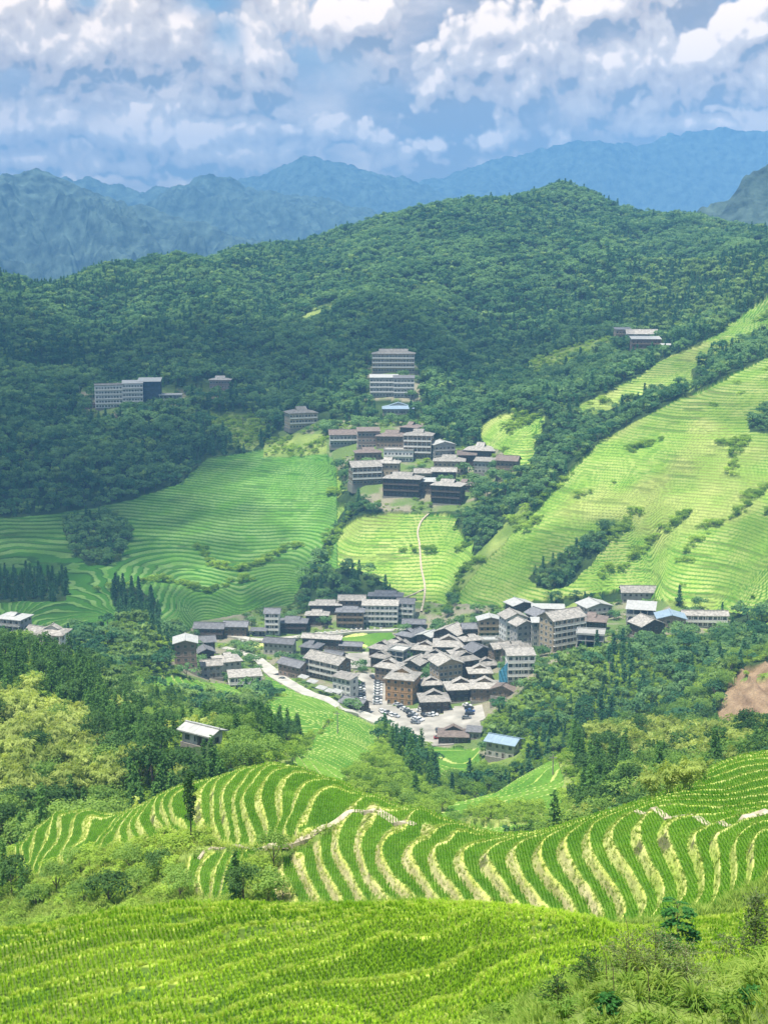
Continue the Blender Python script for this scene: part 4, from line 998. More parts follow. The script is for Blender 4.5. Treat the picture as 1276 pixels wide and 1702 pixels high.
def house(name, px, row, wpx, n, yaw, dr, roof, wall, label, opt='', y0=480, y1=1300, sh=2.75, cat='house'):
    """px,row: foot of the front; wpx: seen width; n storeys; yaw degrees; dr depth/width; roof kind+material; opt b balconies, x white frames, o open frame"""
    X, Y, Z = hit(px, row, y0, y1)
    if 820 < Y < 1080: yaw *= 2.4
    a = R(yaw); Wm = wpx * Y / F * (1.28 if roof[0] == 'v' else 1.1)
    sh = 3.05
    if Y > 820: sh = 4.0; Wm *= 1.1
    if Y > 1080: sh = 3.8
    W = Wm / (abs(math.cos(a)) + dr * abs(math.sin(a))); W = max(W, 3); D = max(W * dr, 3.5)
    if 'l' in opt: pass
    H = n * sh
    root = bpy.data.objects.new(name, None); col.objects.link(root)
    off = D / 2 * math.cos(a) * .9
    cx, cyy = X, Y + off
    zg = ground_z([cx + W / 2 * math.cos(a), cx - W / 2 * math.cos(a), cx], [cyy, cyy, cyy - D / 2])
    root.location = (cx * (1 + 0 * off), cyy, Z); root.rotation_euler = (0, 0, a)
    for t_ in np.linspace(-W / 2, W / 2, max(2, int(W / 5))):
        BLOCK.append((cx + t_ * math.cos(a), cyy + t_ * math.sin(a), D / 2 + 2.2))
    if Y < 560:
        for t_ in (6, 12, 18, 25): BLOCK.append((cx * (1 - t_ / cyy), cyy - D / 2 - t_, W / 2 + 1))
    BLOCK.append((cx + math.sin(a) * (D / 2 + 2), cyy - math.cos(a) * (D / 2 + 3), max(W * .45, 4)))
    wm = WALLS[wall]
    rk, rm = roof[0], (ROOFS[roof[1]] if len(roof) > 1 else None)
    b = MB(); b.box(-W / 2 - .4, -D / 2 - .5, -5.5 if Y < 1000 else -3.0, W / 2 + .4, D / 2 + .5, .25)
    link('footing', b.mesh('footing', [M_STONE]), root)
    b = MB()
    if 'o' in opt:                               # open concrete frame: slabs and columns
        for k in range(n + 1): b.box(-W / 2, -D / 2, .3 + k * sh - (.25 if k else 0), W / 2, D / 2, .3 + k * sh)
        nx_ = max(2, round(W / 3.6))
        for k in range(n):
            for i in range(nx_ + 1):
                for yy in (-D / 2 + .2, 0, D / 2 - .2):
                    x_ = -W / 2 + .2 + (W - .4) * i / nx_; b.box(x_ - .17, yy - .17, .3 + k * sh, x_ + .17, yy + .17, (k + 1) * sh + .05)
        b.box(-W / 2 + 1.2, D / 2 - 1.8, .3, W / 2 - 1.2, D / 2 - 1.0, H)
        link('frame', b.mesh('frame', [wm]), root)
    else:
        b.box(-W / 2, -D / 2, .25, W / 2, D / 2, H)
        pil = .22
        nx_ = max(2, round(W / 3.4))
        for i in range(nx_ + 1):
            x_ = -W / 2 + W * i / nx_; b.box(x_ - pil / 2, -D / 2 - .14, .25, x_ + pil / 2, -D / 2 - .002, H - .1)
        for k in range(1, n): b.box(-W / 2 - .12, -D / 2 - .12, k * sh - .14, W / 2 + .12, D / 2 + .12, k * sh + .1)
        link('wall', b.mesh('wall', [wm]), root)
    if rk == 's':                                # flat roof terrace
        b = MB(); b.box(-W / 2 - .4, -D / 2 - .4, H, W / 2 + .4, D / 2 + .4, H + .25)
        for (x0, y0_, x1, y1_) in ((-W / 2 - .4, -D / 2 - .4, W / 2 + .4, -D / 2 - .2), (-W / 2 - .4, D / 2 + .2, W / 2 + .4, D / 2 + .4), (-W / 2 - .4, -D / 2 - .2, -W / 2 - .2, D / 2 + .2), (W / 2 + .2, -D / 2 - .2, W / 2 + .4, D / 2 + .2)):
            b.box(x0, y0_, H + .25, x1, y1_, H + .9)
        link('roof', b.mesh('roof', [rm or M_CONC]), root)
    elif rk == 'p':                              # low mono pitch sheet
        b = MB(); rr = .12 * D + .5
        b.solid([(-W / 2 - .6, -D / 2 - .9, H + .15), (W / 2 + .6, -D / 2 - .9, H + .15), (W / 2 + .6, D / 2 + .6, H + rr), (-W / 2 - .6, D / 2 + .6, H + rr),
                 (-W / 2 - .6, -D / 2 - .9, H + .32), (W / 2 + .6, -D / 2 - .9, H + .32), (W / 2 + .6, D / 2 + .6, H + rr + .17), (-W / 2 - .6, D / 2 + .6, H + rr + .17)],
                [(0, 3, 2, 1), (4, 5, 6, 7), (0, 1, 5, 4), (1, 2, 6, 5), (2, 3, 7, 6), (3, 0, 4, 7)])
        link('roof', b.mesh('roof', [rm]), root)
    else:
        span = D if rk in ('g', 'h') else W
        rise = (span / 2 + .9) * (.50 if rk in ('h', 'v', 'g') else .42)
        if rm in (M_TIN, M_TINB): rise *= .65
        ro = link('roof', roof_mesh(rk, W, D, rise, rm, 1.0).mesh('roof', [rm, wm]), root); ro.location = (0, 0, H + .12)
    # balconies
    if 'b' in opt:
        for k in range(1, n):
            b = MB(); z = k * sh + .1
            b.box(-W / 2 - .1, -D / 2 - 1.5, z - .18, W / 2 + .1, -D / 2 - .16, z)
            b.box(-W / 2 - .1, -D / 2 - 1.5, z + .95, W / 2 + .1, -D / 2 - 1.42, z + 1.05)
            b.box(-W / 2 - .1, -D / 2 - 1.48, z + .12, W / 2 + .1, -D / 2 - 1.45, z + .80)
            for i in range(nx_ + 1):
                x_ = -W / 2 + W * i / nx_; b.box(x_ - .08, -D / 2 - 1.49, z, x_ + .08, -D / 2 - 1.36, z + sh - .2)
            link('balcony', b.mesh('balcony', [M_WHITE if 'x' in opt else wm]), root)
    # windows
    if wall != 'n':
        white = 'x' in opt
        ww = 1.5 if white else 1.15; hh = 1.45 if white else 1.1
        cols = max(2, int(W / (2.6 if not white else 2.3)))
        for k in range(n):
            for i in range(cols):
                if 'o' in opt and (i + k) % 2: continue
                o = link('window', window_mesh(ww, hh, white), root); yy = -D / 2 - .03 if 'o' not in opt else D / 2 - 1.85
                o.location = (-W / 2 + W * (i + .5) / cols, yy, k * sh + 1.0)
            side = [(-1, -90)] if yaw > 4 else [(1, 90)] if yaw < -4 else []
            for sx, ro_ in side:
                if 'o' in opt: continue
                cs = max(1, int(D / 3.2))
                for i in range(cs):
                    o = link('window', window_mesh(ww, hh, white), root, rz=R(ro_)); o.location = (sx * (W / 2 + .03), -D / 2 + D * (i + .5) / cs, k * sh + 1.0)
        o = link('door', door_mesh(), root); o.location = (W * .12, -D / 2 - .05 if 'o' not in opt else D / 2 - 1.87, .26)
    tag(root, label, cat, 'houses of the valley villages')
    return root, W, D, H, (cx, cyy, Z)
dm_ = []
def door_mesh():
    if not dm_:
        b = MB(); b.box(-.55, -.04, 0, .55, .02, 2.0, 0); b.box(-.66, -.09, 0, -.55, .015, 2.1, 1); b.box(.55, -.09, 0, .66, .015, 2.1, 1); b.box(-.55, -.09, 2.0, .55, .015, 2.1, 1)
        dm_.append(b.mesh('door', [M_WOODD, M_FRAME]))
    return dm_[0]
HOUSES = [
 # main village, left part
 ('house',307,1112,38,4,8,1.1,'fw','b','tall brown brick house with pale gable roof at the left end of the main village',''),
 ('house',340,1104,30,2,18,1.0,'fd','d','dark timber gable house right behind the tall brick house',''),
 ('house',338,1086,36,2,12,.7,'gd','d','low dark roofed house behind the brick house beside the stream',''),
 ('house',350,1127,34,2,15,.7,'gt','c','grey low house with a light patched roof right of the brick house',''),
 ('house',376,1120,46,2,20,.9,'ht','c','broad grey roofed house between the brick house and the curving road',''),
 ('white_house',406,1144,54,2,12,.5,'pt','h','white two storey modern house in front of the curving road','bx'),
 ('house',348,1063,46,2,-4,.5,'gd','d','long dark timber house at the far left of the riverside row','b'),
 ('house',392,1060,36,2,-4,.55,'gd','w','dark roofed riverside house right of the leftmost riverside house',''),
 ('carport',430,1058,24,1,-4,.4,'pd','c','small open carport with a pale frame beside the tower house','o'),
 ('tower_house',453,1056,22,4,-3,.9,'gd','h','narrow four storey tower house with a steep blue grey roof','bx'),
 ('house',486,1053,44,2,-2,.55,'hd','d','wide dark hipped timber house right of the tower house','b'),
 ('house',541,1024,48,2,-2,.4,'ht','d','long timber house with light grey roof at the back of the river row',''),
 ('house',527,1041,34,2,-2,.6,'ht','d','small hipped timber house above the river wall',''),
 ('house',585,1024,40,3,-2,.5,'gt','w','timber house with grey roof half hidden behind its twin front house',''),
 ('house',582,1044,42,3,-2,.5,'hd','w','three storey timber house left of the white framed hotel','b'),
 ('hotel',632,1042,56,4,-3,.4,'pt','h','four storey hotel with white concrete frames and big windows by the river','bx'),
 ('house',641,1008,52,2,-3,.4,'hd','c','grey upper house peeking over the white framed hotel',''),
 ('house',675,1030,28,3,-10,.8,'gd','h','pale house with side balconies right of the white framed hotel','bx'),
 ('house',688,1046,34,1,-6,.5,'gd','d','low dark pavilion roof beside the football green',''),
 ('house',536,1080,62,2,-12,.25,'gt','d','very long low timber house with a light grey roof in the village middle',''),
 ('house',584,1083,34,1,-10,.4,'gd','w','low dark roofed house at the right end of the long house',''),
 ('house',518,1095,34,2,-20,.9,'hd','d','small dark hipped house in front of the long low house',''),
 ('house',556,1100,34,1,-28,.6,'gd','d','dark roof tucked behind the big balcony guest house',''),
 ('house',465,1088,50,2,-14,.4,'gd','c','low dark row house beside the small green field',''),
 ('house',488,1126,48,2,-38,.5,'gd','b','brown brick house with dark double roof beside the road bend',''),
 ('guest_house',545,1130,72,3,-38,.45,'gt','w','large timber guest house with three rows of balconies along the road','bx'),
 ('white_house',574,1160,40,3,-36,.6,'pt','h','pale rendered house at the near end of the balcony guest house','x'),
 ('house',589,1181,46,1,-34,.6,'gd','d','dark single storey timber shed house at the road edge',''),
 # dense cluster
 ('house',679,1075,34,2,-35,1.1,'vd','d','dark shaded house at the upper left tip of the dense cluster',''),
 ('house',712,1076,36,2,-35,1.1,'fw','d','house with a pale long gable roof at the top of the dense cluster',''),
 ('house',750,1072,54,2,-32,.9,'ft','d','big broad roofed house at the top of the dense cluster',''),
 ('house',637,1098,38,2,-30,1.1,'vt','d','left edge house of the dense cluster facing the stone yard',''),
 ('scaffolded_house',664,1112,34,3,-28,1.0,'sw','c','unfinished house of open pale frames amid the dense cluster','o'),
 ('house',671,1096,36,2,-28,1.0,'vt','w','grey gabled house behind the unfinished frame house',''),
 ('house',635,1112,30,2,-30,1.2,'vt','d','narrow house left of the unfinished frame house',''),
 ('house',708,1100,38,2,-20,1.0,'vt','w','house with a small dark gable window in the cluster middle',''),
 ('house',746,1094,40,2,-3,1.0,'vt','w','square house with a perfect hipped roof below the big broad roof',''),
 ('house',648,1140,40,3,-26,1.0,'vt','w','timber house on the right side of the car street',''),
 ('house',691,1124,42,2,-28,1.2,'ft','w','long gabled house with a white canopy in the cluster middle',''),
 ('guest_house',741,1146,50,4,22,.9,'ft','p','tall pale timber guest house with a blue glass balcony side','x'),
 ('house',772,1128,38,3,24,1.0,'vt','d','dark walled house touching the tall pale guest house',''),
 ('orange_house',670,1172,48,4,-18,1.0,'vt','o','orange brown four storey timber house above the parking lot',''),
 ('house',721,1188,40,2,5,.95,'vt','d','grey hipped house with a pointed front roof beside the parked cars',''),
 ('house',766,1168,42,2,6,.9,'vt','d','hipped timber house left of the upright corner house',''),
 ('house',806,1166,38,2,-4,1.0,'vt','w','upright hipped house at the lower right corner of the cluster',''),
 ('house',842,1160,48,1,-24,.9,'fb','w','low brown roofed house half hidden by trees below the white flats',''),
 ('house',754,1236,40,1,-4,.8,'vb','d','brown roofed house below the parking lot beside the red car',''),
 ('shed',788,1229,24,1,-10,.8,'pd','c','small ruined dark shed right of the brown roofed house',''),
 ('long_shed',838,1262,56,2,-28,.7,'gu','c','long farm building with a silver grey roof at the valley bottom',''),
 ('house',716,1160,28,2,8,.9,'vt','d','small dark house wedged behind the hipped house by the parked cars',''),
 ('house',700,1150,30,1,-24,.9,'ft','w','low grey roof between the orange house and the long gabled house',''),
 ('house',797,1140,30,2,4,.9,'vt','w','small roofed house just left of the blue tarpaulin',''),
 ('house',724,1114,32,2,-12,1.0,'vt','d','narrow gabled house directly behind the tall pale guest house',''),
 ('house',764,1108,30,2,14,.9,'vt','w','small house below the square hipped one in the cluster',''),
 ('house',693,1062,28,1,-30,.9,'fd','d','dark low house behind the top end of the dense cluster',''),
 ('house',782,1064,26,2,4,.8,'gd','d','small dark house touching the left side of the tan house',''),
 ('house',660,1078,28,1,-34,.9,'vt','d','little house between the stone yard and the shaded tip house',''),
 # right part
 ('house',814,1060,38,3,4,.6,'fw','p','tan timber house with a pale roof and an antenna','b'),
 ('house',818,1076,34,1,2,.6,'sw','c','low building with a bright cream roof terrace below the tan house',''),
 ('flats',853,1068,42,4,16,.9,'ft','h','tall pale flats with a grey gable roof near the cluster top','x'),
 ('flats',867,1080,36,4,24,.8,'ft','c','concrete flats with a stairway side right in front of the pale flats','x'),
 ('flats',894,1076,20,4,0,.9,'pw','c','thin grey flats wedged left of the big five storey hotel','x'),
 ('hotel',934,1080,70,5,30,.6,'gt','p','big five storey hotel with a grey roof and many dark windows above the trees','bx'),
 ('house',863,1024,42,2,24,.8,'fw','d','house with two pale roof halves at the upper edge of the village',''),
 ('long_house',911,1022,50,1,-4,.35,'pw','w','long low building with a pale flat roof at the upper village edge',''),
 ('house',896,1042,40,2,30,.9,'fd','d','dark gabled house between the pale flat roof and the big hotel',''),
 ('house',794,1102,42,2,28,.9,'fd','d','dark sided gable house right of the cluster middle',''),
 ('house',808,1116,28,1,10,.9,'vt','d','tiny hipped house in the shade between larger houses',''),
 ('house',830,1099,34,2,22,.8,'gt','w','grey roofed house left of the stairway flats',''),
 ('house',858,1100,44,2,8,.7,'ht','w','wide roofed house right behind the white flats',''),
 ('white_flats',864,1136,44,4,4,.6,'pt','h','white flats with a blue tarpaulin hanging at the left side','bx'),
 ('house',783,1084,36,2,20,.7,'ht','d','hipped house at the right end of the big broad roof',''),
 ('house',989,1027,52,2,20,.8,'fw','c','half built house with a long pale roof above the right trees','b'),
 ('house',985,1053,50,2,-14,.8,'hb','d','dark brown hipped house above the unfinished slab house',''),
 ('unfinished_house',983,1077,48,2,-12,.8,'sw','c','unfinished house of bare concrete slab and columns','o'),
 ('house',1061,1003,52,2,-3,.5,'gt','c','grey roofed house highest on the right side among bushes',''),
 ('house',1067,1044,50,3,-14,.8,'pw','c','open sided three storey house with a cream roof','bo'),
 ('house',1077,1060,52,2,24,.8,'ft','d','weathered gable house below the cream roofed open house',''),
 ('barn',1116,1049,44,2,-4,.8,'fu','p','timber house with a light blue metal roof on the right ledge',''),
 ('long_house',1171,1043,68,2,-3,.25,'gt','h','long white framed guest house at the right end of the ledge','bx'),
 # left edge
 ('house',22,1072,50,4,-18,.8,'hw','c','tall grey house with a pale roof at the left picture edge','b'),
 ('house',62,1076,38,2,-26,.9,'gt','w','middle house with a grey lean roof on the left ridge',''),
 ('house',86,1090,38,2,-8,.9,'vt','h','white walled hipped house right end of the left ridge group','b'),
 ('valley_house',336,1243,64,1,-34,.5,'gw','h','lone house with a long silver roof among trees in the near valley',''),
 # upper village
 ('hotel',499,713,46,3,8,.7,'ht','p','cream three storey hotel alone at the left of the upper village','bx'),
 ('house',573,742,44,2,2,.5,'gb','c','low house with a brown roof at the left of the upper village row','bx'),
 ('house',612,745,32,3,2,.7,'pb','b','red brown block house next to the low brown roofed house','x'),
 ('house',652,744,44,2,-3,.6,'hb','w','timber house with a wide brown roof in the top row of the upper village',''),
 ('house',684,729,32,2,-10,.9,'hb','d','topmost house of the upper village with a brown roof',''),
 ('house',611,772,38,2,4,.6,'hb','w','brown timber house in the second row of the upper village',''),
 ('white_house',663,768,42,2,-2,.6,'st','h','white balconied house in the middle of the upper village','bx'),
 ('guest_house',606,806,46,3,6,.6,'gt','w','guest house with white window bands at the lower left of the upper village','bx'),
 ('house',645,799,34,3,-4,.7,'ht','p','pale timber house right of the white banded guest house',''),
 ('house',670,826,56,3,-6,.5,'ht','d','long dark three storey timber house at the front of the upper village','b'),
 ('guest_house',696,762,42,4,-4,.7,'ht','w','tall four storey timber guest house in the upper village','bx'),
 ('house',735,768,34,3,6,.8,'fw','c','house with a white curved gable right of the tall guest house','b'),
 ('house',800,768,48,2,-6,.8,'ht','d','large dark roofed house at the right of the upper village',''),
 ('house',747,786,44,2,-2,.6,'ht','p','cream walled hipped house in the middle right of the upper village',''),
 ('house',776,776,26,2,-2,.7,'gb','d','small dark house between two broad hipped houses',''),
 ('house',809,788,36,2,-6,.6,'pt','c','grey flat roofed house below the large dark roofed house',''),
 ('house',845,787,34,2,-8,.7,'gb','w','timber house at the far right end of the upper village',''),
 ('house',707,796,30,1,-2,.6,'gt','p','low house behind the small white roofed one in the upper village',''),
 ('house',710,821,22,2,0,.8,'pw','w','small house with a white roof between the two dark front houses',''),
 ('house',738,804,34,2,-2,.5,'gt','d','house with a pale eave directly above the dark front house',''),
 ('house',745,838,48,3,-8,.6,'ht','d','lowest dark timber house of the upper village beside the trees','b'),
 ('house',773,816,34,1,-10,.8,'hb','w','brown low house right of the lowest dark timber house',''),
 ('villa',662,686,36,1,0,.8,'vu','c','blue grey villa with a double gable above the upper village',''),
 ('hotel',654,619,58,4,-2,.35,'ht','p','wide stacked hotel high above the upper village','bx'),
 ('hotel',638,662,38,4,0,.5,'pw','c','left half of the lower hotel pair with a bright roof','bx'),
 ('hotel',671,662,28,4,0,.6,'pd','c','right half of the lower hotel pair with a dark roof','bx'),
 ('hotel',184,680,48,5,14,.5,'st','h','white balconied hotel block on the dark wooded ridge','bx'),
 ('hotel',220,675,30,5,10,.7,'pw','h','narrow white hotel wing with a light roof on the dark ridge','bx'),
 ('netted_building',248,672,32,5,4,.8,'pw','n','dark building wrapped in black scaffold net on the wooded ridge',''),
 ('house',283,672,32,2,6,.6,'sw','h','small terrace house at the right end of the ridge hotels','o'),
 ('house',366,655,28,3,0,.6,'ht','b','lone reddish house in the dark woods right of the ridge hotels','x'),
 ('terrace_house',144,682,26,1,14,.8,'sb','b','low reddish terrace building left of the ridge hotels',''),
 ('house',1035,556,22,3,2,.7,'pd','p','left house of the high group on the right wooded slope','b'),
 ('house',1067,562,42,2,-2,.5,'gt','c','grey roofed house in the middle of the high right group','x'),
 ('hotel',1073,587,40,3,-2,.5,'pw','w','hotel with a bright white eave in the high right group','b'),
 ('hut',1107,583,13,1,-2,.7,'pw','d','tiny hut with a white roof right of the high right group',''),
]
HREC = []
for h in HOUSES:
    y0_ = 250 if h[1] < 480 and h[2] > 1200 else 460
    HREC.append(house(h[0], *h[1:10], opt=h[10], y0=y0_, y1=1400))

# ------------------------------------------------------------------ road, yards, walls
M_ROAD = material('pale_road_concrete', (.42, .40, .34), var=.25, scale=.25)
M_LOT = material('pale_yard_concrete', (.33, .31, .265), var=.4, scale=.12)
M_PATH = material('earth_and_stone_path', (.42, .36, .26), var=.35, scale=1.4)
def along(pts, step=2.0, y0=480, y1=1300):
    P = [Vector(hit(a, b, y0, y1)) for a, b in pts]; out = []
    for i in range(len(P) - 1):
        p0 = P[max(i - 1, 0)]; p1 = P[i]; p2 = P[i + 1]; p3 = P[min(i + 2, len(P) - 1)]
        k = max(2, int((p2 - p1).length / step))
        for j in range(k):
            t = j / k
            out.append(.5 * ((2 * p1) + (-p0 + p2) * t + (2 * p0 - 5 * p1 + 4 * p2 - p3) * t * t + (-p0 + 3 * p1 - 3 * p2 + p3) * t ** 3))
    out.append(P[-1]); return out
def ribbon(name, pts, width, mat, lift=.35, step=2.0, y0=480, y1=1300, block=True, label=None, kind='structure', thick=1.2):
    c = along(pts, step, y0, y1); b = MB(); rows = []
    for i, p in enumerate(c):
        d = (c[min(i + 1, len(c) - 1)] - c[max(i - 1, 0)]); d.z = 0; d.normalize(); s = Vector((d.y, -d.x, 0))
        w = width if np.isscalar(width) else np.interp(i / (len(c) - 1), np.linspace(0, 1, len(width)), width)
        l = p + s * w / 2; r = p - s * w / 2
        z = max(float(v) for v in ground_z([l.x, p.x, r.x], [l.y, p.y, r.y])) + lift
        rows.append([Vector((l.x, l.y, z)), Vector((r.x, r.y, z))])
        if block: BLOCK.append((p.x, p.y, w / 2 + 1.0))
    zs = np.array([r[0].z for r in rows]); kz = min(9, len(zs) // 2 * 2 - 1)
    if kz > 2 and lift > .2:
        zp = np.pad(zs, kz // 2, mode='edge'); zs = np.convolve(zp, np.ones(kz) / kz, 'valid') + .25
    for i, rr in enumerate(rows):
        for v in rr: v.z = zs[i]
    for i in range(len(rows) - 1):
        (l0, r0), (l1, r1) = rows[i], rows[i + 1]
        b.poly([l0, l1, r1, r0][::-1]); dn = Vector((0, 0, -thick))
        b.poly([l0, l0 + dn, l1 + dn, l1][::-1]); b.poly([r0, r1, r1 + dn, r0 + dn][::-1])
    o = link(name, b.mesh(name, [mat])); return tag(o, label, kind=kind), rows
ribbon('road', [(372,1078),(398,1086),(425,1095),(440,1108),(452,1120),(480,1136),(510,1150),(540,1166),(565,1178),(598,1193),(625,1203),(652,1216),(676,1229),(692,1240)], [4, 5, 7, 7, 6, 6, 6.5, 7], M_ROAD)
ribbon('road', [(345,1052),(400,1062),(440,1066),(480,1062),(520,1056),(560,1053),(620,1050),(680,1046)], 4.5, M_ROAD)
ribbon('path', [(700,1018),(706,975),(700,940),(697,900),(694,880),(700,862),(712,852)], 1.1, M_PATH, lift=.3, y0=740, y1=960)
ribbon('path', [(706,975),(690,982),(672,990)], 1.0, M_PATH, lift=.3, y0=740, y1=960)
ribbon('path', [(330,1424),(352,1414),(380,1407),(410,1405),(450,1404),(490,1400),(515,1392),(540,1377),(560,1363),(585,1350),(605,1343)], [.5, .5, .7, .9, .7], M_PATH, lift=.06, step=.7, y0=110, y1=175, thick=.5)
ribbon('path', [(600,1344),(625,1349),(650,1358),(668,1366),(690,1368)], [.7, 1.2, .7], M_PATH, lift=.05, step=.7, y0=100, y1=150, thick=.6)
ribbon('path', [(1112,1352),(1140,1352),(1175,1362),(1205,1366),(1235,1362),(1276,1352)], [.4, .7, .6, .8], M_PATH, lift=.06, step=.7, y0=90, y1=150, thick=.6)
ribbon('path', [(1055,1348),(1085,1346),(1112,1352)], [.5, .8], M_PATH, lift=.10, step=.7, y0=90, y1=150, thick=.5)
def yard(name, poly, lift, mat, y0=520, y1=720, cell=2.5):
    """a yard slab that follows the slope smoothly"""
    P = [hit(a, b, y0, y1) for a, b in poly]; xs = [p[0] for p in P]; ys = [p[1] for p in P]
    gx_ = np.arange(min(xs), max(xs) + cell, cell); gy_ = np.arange(min(ys), max(ys) + cell, cell)
    GXX, GYY = np.meshgrid(gx_, gy_); ins = in_poly(GXX, GYY, [(p[0], p[1]) for p in P])
    A_ = np.c_[np.array(xs), np.array(ys), np.ones(len(P))]; cf = np.linalg.lstsq(A_, np.array([p[2] for p in P]), rcond=None)[0]
    gz_ = ground_z(GXX.ravel(), GYY.ravel()).reshape(GXX.shape)
    plane = cf[0] * GXX + cf[1] * GYY + cf[2]
    top = np.maximum(plane, gz_) + lift
    b = MB(); id_ = {}
    for i in range(len(gy_) - 1):
        for j in range(len(gx_) - 1):
            if ins[i, j] or ins[i + 1, j] or ins[i, j + 1] or ins[i + 1, j + 1]:
                q = []
                for (a, c) in ((i, j), (i, j + 1), (i + 1, j + 1), (i + 1, j)):
                    if (a, c) not in id_: id_[(a, c)] = len(b.v); b.v.append((GXX[a, c], GYY[a, c], top[a, c]))
                    q.append(id_[(a, c)])
                b.f.append(tuple(q)); b.m.append(0)
                BLOCK.append((GXX[i, j], GYY[i, j], cell + .6))
    o = link(name, b.mesh(name, [mat])); tag(o, kind='structure')
    def zat(x, y):
        i = int(np.clip(np.searchsorted(gy_, y) - 1, 0, len(gy_) - 2)); j = int(np.clip(np.searchsorted(gx_, x) - 1, 0, len(gx_) - 2))
        fy_ = (y - gy_[i]) / cell; fx_ = (x - gx_[j]) / cell
        return float((top[i, j] * (1 - fx_) + top[i, j + 1] * fx_) * (1 - fy_) + (top[i + 1, j] * (1 - fx_) + top[i + 1, j + 1] * fx_) * fy_)
    return zat
lot = yard('car_park', [(592,1122),(640,1122),(634,1150),(640,1178),(700,1188),(735,1196),(742,1182),(775,1176),(798,1178),(796,1208),(775,1222),(735,1240),(692,1240),(650,1214),(612,1186),(604,1150)], .28, M_LOT)
yard('courtyard', [(566,1090),(620,1086),(618,1106),(588,1112),(560,1104)], .35, M_LOT)

# river wall with pale caps
def river_wall():
    c = along([(398,1068),(440,1072),(480,1066),(520,1058),(560,1054),(600,1050),(640,1048)], 3.0)
    b = MB(); b2 = MB()
    for i in range(len(c) - 1):
        p, q = c[i], c[i + 1]
        for k, (bb, z0, z1, m) in enumerate(((b, -1.5, 1.0, 0),)):
            d = (q - p); n = Vector((d.y, -d.x, 0)).normalized() * .2
            zp = float(ground_z(p.x, p.y)[0]); zq = float(ground_z(q.x, q.y)[0])
            pts = [(*(p - n).xy, zp + z0), (*(q - n).xy, zq + z0), (*(q + n).xy, zq + z0), (*(p + n).xy, zp + z0), (*(p - n).xy, zp + z1), (*(q - n).xy, zq + z1), (*(q + n).xy, zq + z1), (*(p + n).xy, zp + z1)]
            bb.solid(pts, [(0, 3, 2, 1), (4, 5, 6, 7), (0, 1, 5, 4), (1, 2, 6, 5), (2, 3, 7, 6), (3, 0, 4, 7)])
        zp = float(ground_z(p.x, p.y)[0]); b2.box(p.x - .5, p.y - .4, zp + .95, p.x + .5, p.y + .4, zp + 1.9)
    o = link('river_wall', b.mesh('river_wall', [M_STONE])); tag(o, 'long dark stone wall with pale posts along the far road by the river', 'wall')
    link('post_caps', b2.mesh('post_caps', [M_WHITE]), o)
river_wall()
def retaining():
    b = MB(); c = along([(598,1196),(625,1207),(655,1222),(678,1236),(694,1248)], 2.0)
    for i in range(len(c) - 1):
        p, q = c[i], c[i + 1]; zp = float(ground_z(p.x, p.y)[0]); zq = float(ground_z(q.x, q.y)[0])
        b.solid([(p.x, p.y - 4.4, zp - 4), (q.x, q.y - 4.4, zq - 4), (q.x, q.y - 3.9, zq - 4), (p.x, p.y - 3.9, zp - 4), (p.x, p.y - 4.4, zp + 1.3), (q.x, q.y - 4.4, zq + 1.3), (q.x, q.y - 3.9, zq + 1.3), (p.x, p.y - 3.9, zp + 1.3)],
                [(0, 3, 2, 1), (4, 5, 6, 7), (0, 1, 5, 4), (1, 2, 6, 5), (2, 3, 7, 6), (3, 0, 4, 7)])
    tag(link('retaining_wall', b.mesh('retaining_wall', [M_STONE])), 'brown curved retaining wall below the parking lot', 'wall')
retaining()

# ------------------------------------------------------------------ cars
car_cols = {'white': (.70, .70, .68), 'silver': (.42, .43, .44), 'black': (.03, .03, .035), 'grey': (.17, .18, .19), 'red': (.32, .03, .03), 'blue': (.05, .10, .24)}
CM = {k: material(k + '_car_paint', v, rough=.3, var=.03, spec=.6) for k, v in car_cols.items()}
M_TYRE = material('tyre_rubber', (.02, .02, .02), var=.1)
def car_profile(b, prof, w, m):
    n = len(prof); i = len(b.v)
    for s in (-1, 1):
        for (y, z, k) in prof: b.v.append((s * w / 2 * k, y, z))
    b.f.append(tuple(i + k for k in range(n))); b.m.append(m)
    b.f.append(tuple(i + n + k for k in reversed(range(n)))); b.m.append(m)
    for k in range(n):
        j = (k + 1) % n; b.f.append((i + k, i + n + k, i + n + j, i + j)); b.m.append(m)
body_b = MB(); car_profile(body_b, [(-2.15, .35, 1), (-2.2, .62, .97), (-2.05, .82, .95), (-1.1, .95, .96), (-.55, .98, .96), (1.55, 1.0, .96), (2.15, .92, .94), (2.2, .5, .97), (2.1, .32, 1)], 1.78, 0)
cab_b = MB(); car_profile(cab_b, [(-1.05, .95, .90), (-.35, 1.40, .80), (.9, 1.43, .80), (1.75, 1.0, .90)], 1.78, 0)
rf_b = MB(); car_profile(rf_b, [(-.38, 1.405, .79), (-.30, 1.47, .76), (.88, 1.50, .76), (.95, 1.43, .79)], 1.78, 0)
cab_me = cab_b.mesh('car_windows', [M_GLASS])
wh = MB(); wh.tube((-.11, 0, 0), (.11, 0, 0), .33, .33, 10); wh.poly([(-.11, .33 * math.cos(-t), .33 * math.sin(-t)) for t in np.linspace(0, 6.283, 10, endpoint=False)])
wheel_me = wh.mesh('wheel', [M_TYRE])
body_me = {k: body_b.mesh('car_body', [m]) for k, m in CM.items()}; roof_me = {k: rf_b.mesh('car_roof', [m]) for k, m in CM.items()}
